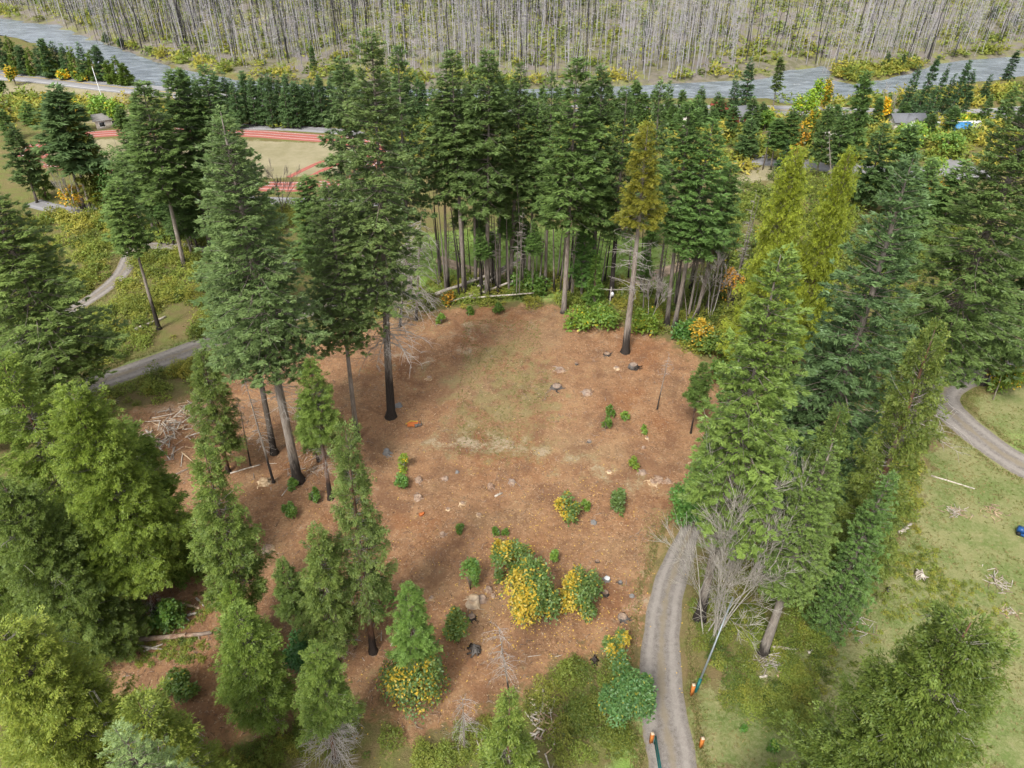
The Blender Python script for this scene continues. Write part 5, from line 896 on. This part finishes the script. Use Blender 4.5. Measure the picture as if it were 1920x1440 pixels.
def stump(px,py,w,h,label,mat='burnt',seed=0,cat='stump',name='stump',roots=5,top='logwood'):
    x,y,z=G(px,py); dep=PR(x,y,z)[2]; R=w*dep/FPX; H=h*dep/FPX*1.1; rg=np.random.default_rng(int(px*7+py)); mb=MB(); k=12; th=np.arange(k)*6.283/k; V=[]
    for zz,rs in ((0,1.35),(.35,1.02),(1,.9),(.93,.62)):
        V.append(np.stack([np.cos(th)*R*rs*rg.uniform(.85,1.15,k),np.sin(th)*R*rs*rg.uniform(.85,1.15,k),np.full(k,zz*H)+rg.normal(0,.06*H,k)*(zz>.3)],1))
    V=np.concatenate(V+[np.array([[0,0,.9*H]])]); Q=[(a*k+i,a*k+(i+1)%k,(a+1)*k+(i+1)%k,(a+1)*k+i) for a in range(3) for i in range(k)]; m=[0]*(2*k)+[1]*k
    mb.add(V,quads=Q[:2*k]); mb2=MB(); mb.q.append(np.array(Q[2*k:])); mb.qa.append(np.array([[.5,0,1]]*k)); mb.t.append(np.array([(3*k+i,3*k+(i+1)%k,4*k) for i in range(k)])); mb.ta.append(np.array([[.5,0,1]]*k))
    for j in range(roots):
        a=rg.uniform(0,6.28); l=R*rg.uniform(1.5,2.6); mb.tube([[math.cos(a)*R*.7,math.sin(a)*R*.7,H*.35],[math.cos(a)*l*.7,math.sin(a)*l*.7,H*.14],[math.cos(a+.3)*l,math.sin(a+.3)*l,0]],[R*.28,R*.16,R*.05],5)
    o=link(name,mb.mesh(name,[M[mat],M[top]]),loc=(x,y,z-.03)); tag(o,label,cat); return o
stump(1187,689,8,7,'dark flat topped stump right of the back trail','burnt')
stump(1050,694,8,4,'low dark stump, upper one in the centre right','logwood'); stump(1044,726,9,4,'low dark stump, left of the pair right of the grass patch','burnt'); stump(1100,736,8,4,'pale rimmed dark stump right of the grass patch','logwood')
stump(1081,683,3,3,'tiny dark stump north of the low ones','burnt'); stump(1105,828,4,3,'small dark stump in the right half of the clearing','burnt'); stump(1156,691,5,3,'pale low stump left of the dark flat topped one','chips')
stump(725,850,6,8,'grey stump at the left rim near the lime sapling','rock',top='rock'); stump(747,761,6,4,'grey stone at the charred foot of the tallest fir','rock',top='rock')
stump(888,1132,11,16,'large pale split stump below the soft green sapling','chips',top='chips'); stump(904,1125,8,8,'broken brown stump right of the pale split one','logwood'); stump(916,1107,6,7,'brown stump, upper of the little cluster','logwood'); stump(925,1118,4,4,'small brown stump end of the little cluster','logwood')
stump(885,1158,7,5,'low round stump right of the loose green shrub','burnt'); stump(785,901,6,6,'rooty stump left of the brown root tangle','logwood'); stump(835,898,5,5,'splintered stump in the mid clearing','logwood'); stump(857,886,3,4,'whitish stone in the mid clearing','rock',top='rock')
stump(784,934,7,6,'splintered stump above the orange scrap','logwood'); stump(920,913,6,6,'brown splintered stump, left of the mid pair','logwood'); stump(960,905,6,5,'brown splintered stump, right of the mid pair','logwood'); stump(867,944,5,3,'low pale stump in the mid clearing','chips'); stump(840,955,4,3,'low pale stone below the low pale stump','chips')
stump(1138,1087,6,5,'white topped stone upper right of the round maple','rock',top='white'); stump(1163,1093,4,4,'dark stone right of the white topped one','burnt',top='rock'); stump(1135,1114,6,6,'dark pointed stump right of the round maple','burnt'); stump(1185,1118,4,4,'pale stone near the red brown patch','rock',top='rock'); stump(1120,1053,4,3,'small dark stump above the white topped stone','burnt'); stump(1167,1157,9,3,'charred red brown flat patch of roots','burnt',roots=7)
stump(830,1002,5,4,'little splintered stump left of the thin seedling','logwood'); stump(898,966,5,3,'faint pale root above the tiny seedlings','chips'); stump(502,1030,9,6,'pale splintered stump right of the pointed cedar','chips'); stump(300,1055,10,16,'black hollow stump beside the cedar behind the pointed one','burnt'); stump(809,1123,5,5,'splintered low stump above the bright cedar','chips')
stump(1225,905,8,4,'low root tangle at the end of the right rim, left piece','chips'); stump(1235,900,8,5,'low root tangle at the end of the right rim, middle piece','logwood'); stump(1252,903,6,4,'low root tangle at the end of the right rim, right piece','logwood'); stump(1205,886,6,4,'brown stump below the yellow green seedling','logwood'); stump(1142,885,4,3,'small pale stump on the faint track side','chips'); stump(1207,840,3,4,'small stump between the right seedlings','logwood'); stump(1213,822,3,3,'tiny root piece near the pale seedling','chips'); stump(1138,665,6,3,'dark root piece behind the low pale stump','burnt'); stump(885,560,6,11,'black burnt stump by the fallen pale poles','burnt'); stump(495,905,9,7,'pale splintered wood at the foot of the slender dead trunk','chips',top='chips'); stump(1113,980,5,4,'low stone right of the orange spotted maple','rock',top='rock'); stump(805,710,5,4,'small root piece on the orange ground','chips') 
# root wad
def tangle(px,py,R,H,n,mat,label,name='root_wad',cat='root wad',seed=0,r=.06,inward=.2):
    x,y,z=G(px,py); rg=np.random.default_rng(seed+17); mb=MB()
    for i in range(n):
        a=rg.uniform(0,6.28); q=R*rg.uniform(.3,1); b=np.array([math.cos(a)*q,math.sin(a)*q,rg.uniform(0,.3*H)]); c=np.array([-math.cos(a+rg.normal(0,.8))*q*inward,math.sin(a)*q*.3,H*rg.uniform(.5,1.1)]); m=(b+c)/2+rg.normal(0,.12*R,3); mb.tube([b,m,c],[r*rg.uniform(.6,1.3),r*.9,r*.4],5)
    return tag(link(name,mb.mesh(name,M[mat]),loc=(x,y,z)),label,cat)
tangle(890,1222,.75,.9,46,'burnt','dark upturned root ball on the bare ground below the low round stump',r=.10)
tangle(1724,1082,.75,.9,34,'deadwood','tepee shaped heap of pale sticks on the meadow','stick_heap','stick heap',3,.06,.1)
tangle(437,1437,.8,.9,30,'logwood','brown stump of splintered roots at the bottom edge','root_wad','root wad',5,.09)
tangle(1115,1240,.5,.6,24,'burnt','dark root lump at the top of the brambles','root_wad','root wad',6,.07)
# heaps made of many pieces
def heap(px,py,rx,ry,n,L,r,mats,label,name,cat,seed,h=.5,group=None):
    x0,y0,z0=G(px,py); rg=np.random.default_rng(seed); root=bpy.data.objects.new(name,None); COL.objects.link(root); root.location=(x0,y0,z0); tag(root,label,cat,group)
    ms=[log_mb(1,.07,seed+j,.1,5).mesh('stick_%d'%j,M[mats[j%len(mats)]]) for j in range(4)]
    for i in range(n):
        a,b=rg.normal(0,rx/2),rg.normal(0,ry/2); l=rg.uniform(*L); o=link('stick',ms[i%4],root,loc=(a,b,float(T(x0+a,y0+b))-z0+.05+h*rg.uniform(0,1)*math.exp(-(a/rx)**2-(b/ry)**2))); o.scale=(l,r*rg.uniform(.6,1.3)*14,r*14*rg.uniform(.6,1.2)); o.rotation_euler=(rg.uniform(0,6),rg.normal(0,.25),rg.uniform(0,6.28))
heap(325,810,4.5,6.0,150,(.5,2.6),.07,['deadwood','chips','logwood','deadwood'],'long heap of pale branches and split wood at the left rim of the clearing','brush_pile','brush pile',5,.7)
heap(1018,1352,1.0,3.2,70,(.4,1.6),.08,['deadwood','deadwood','chips','logwood'],'pile of pale weathered wood beside the bottom edge cedar','wood_pile','wood pile',9,.5)
heap(1790,960,1.3,.9,40,(.4,1.3),.04,['deadwood','logwood','chips','deadwood'],'low scatter of pale twigs on the meadow','twig_pile','twig pile',11,.15)
heap(1862,960,1.2,1.2,36,(.3,1.0),.04,['logwood','chips','logwood','chips'],'reddish scatter of bark on the meadow near the right edge','twig_pile','twig pile',12,.1)
heap(1890,1150,.9,.6,24,(.3,1.0),.04,['logwood','deadwood','chips','logwood'],'small reddish twig scatter above the bright green grass','twig_pile','twig pile',13,.1)
heap(1870,1090,1.0,1.4,36,(.3,1.2),.04,['deadwood','deadwood','logwood','deadwood'],'greyish brush scatter among the brown meadow weeds','twig_pile','twig pile',14,.2)
heap(1600,1175,1.6,1.6,30,(.4,1.6),.035,['twig','deadwood','twig','logwood'],'grey twig scatter left of the low green fir','twig_pile','twig pile',15,.2)
heap(1440,1240,2.0,1.0,46,(.6,2.0),.035,['twig','deadwood','twig','limb'],'fallen fine dead boughs under the leaning grey trunk','twig_pile','twig pile',16,.4)
heap(650,1180,3.0,3.0,40,(.3,1.2),.04,['twig','deadwood','chips','limb'],'loose twigs scattered under the cedars left of centre','twig_pile','twig pile',18,.1)
heap(580,870,4.0,4.0,70,(.4,1.6),.035,['twig','deadwood','chips','limb'],'fine pale twigs littering the ground by the bright thin trunked cedar','twig_pile','twig pile',19,.1)
heap(920,1395,1.3,1.3,30,(.8,2.0),.03,['twig','twig','deadwood','twig'],'arching dead grey canes in the bottom brambles','twig_pile','twig pile',20,.9)
# arching dead canes in the brambles
# orange tool and log
x,y,z=G(776,797)
root=bpy.data.objects.new('orange_scrap',None); COL.objects.link(root); root.location=(x,y,z); root.rotation_euler=(0,0,.2); tag(root,'crumpled orange tarp scrap lying against a short black log below the tallest fir','tarp')
rg=np.random.default_rng(4); g=np.linspace(-.8,.8,7); a,b=np.meshgrid(g,g*.6); zz=.12+.14*rg.uniform(size=a.shape); V=np.stack([a+rg.normal(0,.05,a.shape),b+rg.normal(0,.05,a.shape),zz],-1).reshape(-1,3); mb=MB(); mb.add(V,quads=[(i*7+j,i*7+j+1,(i+1)*7+j+1,(i+1)*7+j) for i in range(6) for j in range(6)]); link('cloth',mb.mesh('cloth',M['orange_plastic']),root)
mb=MB(); mb.tube([[-1.0,.3,.05],[-.3,.5,.3],[.5,.35,.2],[1.0,-.1,.1]],.05,5); link('strap',mb.mesh('strap',plain('yellow_strap',(.6,.42,.04))),root)
log((778,801),(791,797),.24,'short thick black log behind the orange scrap','burnt')
mb=MB(); mb.box((0,0,.1),(.5,.4,.2),.4,taper=.7); mb.box((.2,.1,.16),(.3,.25,.16),1.1,taper=.6); x,y,z=G(790,965); tag(link('orange_scrap',mb.mesh('orange_scrap',M['orange_plastic']),loc=(x,y,z)),'small orange scrap on the bare ground left of centre','scrap')

# ---------------------------------------------------------------- gate, posts, poles
def post(px,py,h,label,dx=0,dy=0):
    x,y,z=G(px,py); root=bpy.data.objects.new('gate_post',None); COL.objects.link(root); root.location=(x+dx,y+dy,z-.05); tag(root,label,'post')
    mb=MB(); mb.box((0,0,h/2),(.24,.24,h),.1); link('shaft',mb.mesh('shaft',M['orange_wood']),root); mb=MB(); mb.box((0,0,h+.035),(.25,.25,.07),.1,taper=.9); link('cap',mb.mesh('cap',M['end_wood']),root); return x,y,z
gx0=post(1313,1401,1.35,'orange wooden gate post standing alone at the right side of the drive')
x,y,z=post(1220,1392,1.35,'orange wooden gate post at the left side of the drive, green rail beside it')
mb=MB(); root=bpy.data.objects.new('gate_rail',None); COL.objects.link(root); root.location=(x+.22,y,z); tag(root,'long dark green steel gate swung open along the left side of the drive','gate')
mb.tube([[0,-.1,1.15],[0,-5.2,1.15]],.07,8); link('top_rail',mb.mesh('top_rail',M['teal']),root); mb=MB(); mb.tube([[0,-.1,.45],[0,-5.2,.45]],.055,8); link('bottom_rail',mb.mesh('bottom_rail',M['teal']),root)
for yy in (-.15,-2.6,-5.1): mb=MB(); mb.tube([[0,yy,.0],[0,yy,1.15]],.05,8); link('upright',mb.mesh('upright',M['teal']),root)
post(1296,1303,1.5,'orange wooden post beside the green sleeved leaning pole')
x,y,z=G(1304,1297); root=bpy.data.objects.new('leaning_pole',None); COL.objects.link(root); root.location=(x,y,z-.05); tag(root,'long grey leaning pole with a dark green sleeve at its foot','pole')
H=9.0; tx,ty_=1432,1045; p=PR(x,y,z+H); 
mb=MB(); mb.tube([[0,0,0],[0,0,1.25]],.14,8); s_=link('sleeve',mb.mesh('sleeve',M['teal']),root); mb=MB(); mb.tube([[0,0,1.2],[.02,0,4],[0,.03,8.6]],[.09,.08,.07],8); link('shaft',mb.mesh('shaft',M['grey_metal']),root)
root.rotation_euler=(math.radians(-28),math.radians(22),0)
x,y,z=G(1140,600); root=bpy.data.objects.new('thin_pole',None); COL.objects.link(root); root.location=(x,y,z); tag(root,'thin grey pole carrying a small white box at the back rim of the clearing','pole'); mb=MB(); mb.tube([[0,0,0],[.05,0,5.6]],.07,6); link('shaft',mb.mesh('shaft',M['twig']),root); mb=MB(); mb.box((.28,-.05,4.4),(.34,.3,.55),.2); mb.box((.28,-.05,4.72),(.2,.18,.12),.2); link('box',mb.mesh('box',M['white']),root)
x,y,z=G(1663,1111); mb=MB(); mb.box((0,0,.35),(.22,.22,.7),.3,taper=.9); mb.box((0,0,.73),(.18,.18,.06),.3); o=link('short_post',mb.mesh('short_post',M['burnt']),loc=(x,y,z)); tag(o,'short dark wooden post on the meadow beside the low green fir','post')
# flagpole and building by the left trees
x,y,z=G(207,232); mb=MB(); mb.tube([[0,0,0],[0,0,14]],[.14,.07],8); mb.tube([[0,0,14],[0,0,14.2]],[.14,.05],8); tag(link('flagpole',mb.mesh('flagpole',M['white']),loc=(x,y,z)),'tall white flagpole rising above the pale building roof','flagpole')
for (px_,py_,h,l) in [(1430,318,9,'utility pole by the pale parking road')]:
    x,y,z=G(px_,py_); mb=MB(); mb.tube([[0,0,0],[0,0,h]],[.16,.11],8); mb.box((0,0,h-.6),(2.2,.12,.14)); tag(link('utility_pole',mb.mesh('utility_pole',M['limb']),loc=(x,y,z)),l,'utility pole')
# highway guard rail
g0=hw[4:26]; d=nrm(np.gradient(g0,axis=0)); nn=np.stack([-d[:,1],d[:,0]],1); root=bpy.data.objects.new('guard_rail',None); COL.objects.link(root); tag(root,'grey steel guard rail on the river side of the highway','guard rail')
q=g0+nn*7.4; mb=MB(); mb.tube(np.concatenate([q,np.full((len(q),1),.7)],1),.16,4); link('rail',mb.mesh('rail',M['grey_metal']),root)
pm=MB(); pm.box((0,0,.35),(.15,.15,.7)); pm=pm.mesh('post',M['limb'])
for i in range(0,len(q)): link('post',pm,root,loc=(q[i][0],q[i][1],0))
# ---------------------------------------------------------------- far buildings
def house(px,py,w,dp,h,rh,rz,wall,roof,label,nwin=3,name='house',cat='house',ov=.5):
    x,y,z=G(px,py); root=bpy.data.objects.new(name,None); COL.objects.link(root); root.location=(x,y,z-.1); root.rotation_euler=(0,0,rz); tag(root,label,cat)
    mb=MB(); mb.box((0,0,h/2),(w,dp,h)); mb.add([(-w/2,-dp/2,h),(-w/2,dp/2,h),(-w/2,0,h+rh),(w/2,-dp/2,h),(w/2,dp/2,h),(w/2,0,h+rh)],tris=[(0,2,1),(3,4,5)]); link('wall',mb.mesh('wall',M[wall]),root)
    mb=MB(); a=w/2+ov; b=dp/2+ov; s=rh/(dp/2); zl=h-ov*s+.12; zt=h+rh+.12
    V=[(-a,-b,zl),(a,-b,zl),(a,0,zt),(-a,0,zt),(-a,b,zl),(a,b,zl)]; V+=[(p[0],p[1],p[2]-.1) for p in V]
    mb.add(V,quads=[(0,1,2,3),(3,2,5,4),(6,9,8,7),(9,10,11,8),(0,6,7,1),(4,5,11,10),(0,3,9,6),(3,4,10,9),(1,7,8,2),(2,8,11,5)]); link('roof',mb.mesh('roof',M[roof]),root)
    wm=MB(); wm.box((0,0,0),(1.2,.1,1.1)); wm=wm.mesh('window',M['window']); fm=MB()
    for c,dm in (((0,0,.62),(1.4,.14,.12)),((0,0,-.62),(1.4,.14,.12)),((.66,0,0),(.12,.14,1.12)),((-.66,0,0),(.12,.14,1.12))): fm.box(c,dm)
    fm=fm.mesh('frame',M['white'])
    for i in range(nwin):
        o=link('window',wm,root,loc=((i+.5)*w/nwin-w/2,-dp/2-.04,h*.55)); link('frame',fm,o)
    mb=MB(); mb.box((w*.5+.05,0,1.05),(.1,1.0,2.1)); link('door',mb.mesh('door',M['window']),root)
house(1386,230,5,4.5,2.8,1.6,.4,'redwall','roof','red walled house with grey roof among the firs by the river bend',2)
house(1350,220,5,4,2.6,1.4,-.2,'redwall','redwall','small reddish shed left of the red walled house',1,'shed','shed')
house(1694,241,8,5,2.6,1.3,.05,'cream','roof','grey roofed house in front of the dark river conifers',3)
house(1702,245,3.2,3.2,2.6,1.3,1.6,'white','roof','small white gabled wing beside the grey roofed house',1,'cottage','house')
house(205,236,6,5,2.4,.9,.5,'cream','rock','pale flat looking building beside the flagpole',2,'hall','building')
house(835,230,8,5,2.4,1.2,.1,'cream','roof','low pale building glimpsed between the back row treetops',4)
house(1300,234,8,5,2.4,1.2,.2,'cream','cream','low cream building half hidden left of the river bend firs',3)
house(1556,268,4,2.2,2.2,.6,.2,'cream','cream','pale trailer behind the yellow cottonwood',2,'trailer','trailer')
def tent(px,py,w,d,h,mat,label,rz=0):
    x,y,z=G(px,py); mb=MB(); n=9; th=np.linspace(0,math.pi,n); V=[(sx*d/2,-math.cos(t)*w/2,math.sin(t)*h) for sx in (-1,1) for t in th]; V=[(a*1.0,b,c) for a,b,c in V]
    mb.add(V+[(-d/2,0,0),(d/2,0,0)],quads=[(i,i+1,n+i+1,n+i) for i in range(n-1)],tris=[(2*n,i+1,i) for i in range(n-1)]+[(2*n+1,n+i,n+i+1) for i in range(n-1)])
    root=bpy.data.objects.new('tent',None); COL.objects.link(root); root.location=(x,y,z); root.rotation_euler=(0,0,rz); tag(root,label,'tent'); link('cover',mb.mesh('cover',M[mat]),root)
    mb=MB(); mb.box((0,-w/2-.03,h*.22),(d*.4,.08,h*.5)); link('opening',mb.mesh('opening',M['black']),root)
tent(1797,250,4.6,4.6,2.8,'bluetarp','blue rounded tarp shelter at the end of the grey drive',.2); tent(1778,243,3.2,3,2.4,'white','small white tent left of the blue shelter',.5); tent(1813,243,3.5,6,2.2,'white','long white tent right of the blue shelter',.1)
# vehicles
def vehicle(px,py,rz,mat,label,L=4.5,Wd=1.9,H=1.5,name='parked_car',cat='car',sc=1):
    x,y,z=G(px,py); root=bpy.data.objects.new(name,None); COL.objects.link(root); root.location=(x,y,z+.12); root.rotation_euler=(0,0,rz); root.scale=(sc,)*3; tag(root,label,cat)
    mb=MB(); mb.box((0,0,.6),(L,Wd,.6),taper=.97); link('body',mb.mesh('body',M[mat]),root); mb=MB(); mb.box((-.1,0,1.18),(L*.55,Wd*.86,.55),taper=.82); link('cabin',mb.mesh('cabin',M['window']),root); mb=MB(); mb.box((-.1,0,1.49),(L*.42,Wd*.7,.06)); link('roof',mb.mesh('roof',M[mat]),root)
    wm=MB(); th=np.linspace(0,6.283,13)[:-1]; wm.tube([[0,-.12,0],[0,.12,0]],.34,12); wm=wm.mesh('wheel',M['black'])
    for a in (-.32,.32):
        for b in (-.5,.5): link('wheel',wm,root,loc=(L*a,Wd*b,.34))
vehicle(1790,262,.6,'black','dark car parked on the grey drive below the blue shelter')
vehicle(1758,241,1.2,'white','white vehicle left of the small white tent')
vehicle(1812,252,.9,'cream','pale vehicle in front of the long white tent')
# ride-on mower at the right edge
x,y,z=G(1921,1003); root=bpy.data.objects.new('ride_on_mower',None); COL.objects.link(root); root.location=(x,y,z); root.rotation_euler=(0,0,2.6); tag(root,'blue ride-on mower on the meadow, cut by the right edge','mower')
mb=MB(); mb.box((.45,0,.55),(.8,.6,.45),taper=.85); mb.box((-.35,0,.42),(.9,.7,.22),taper=.95); link('body',mb.mesh('body',M['blue']),root)
mb=MB(); mb.box((-.4,0,.62),(.42,.45,.14)); mb.box((-.62,0,.85),(.12,.45,.42)); link('seat',mb.mesh('seat',M['black']),root)
mb=MB(); mb.tube([[.1,0,.7],[-.05,0,1.0]],.03,6); a=np.linspace(0,6.283,13); mb.tube(np.stack([-.05+.0*a,.17*np.cos(a),1.0+.17*np.sin(a)],1),.02,5,cap=False); link('steering_wheel',mb.mesh('steering_wheel',M['black']),root)
mb=MB(); mb.box((0,0,.2),(.8,1.1,.14)); link('cutting_deck',mb.mesh('cutting_deck',M['blue']),root)
for (a,b,r) in ((.6,.38,.2),(.6,-.38,.2),(-.5,.42,.3),(-.5,-.42,.3)): mb=MB(); mb.tube([[a,b-.1,r],[a,b+.1,r]],r,12); link('wheel',mb.mesh('wheel',M['black']),root)
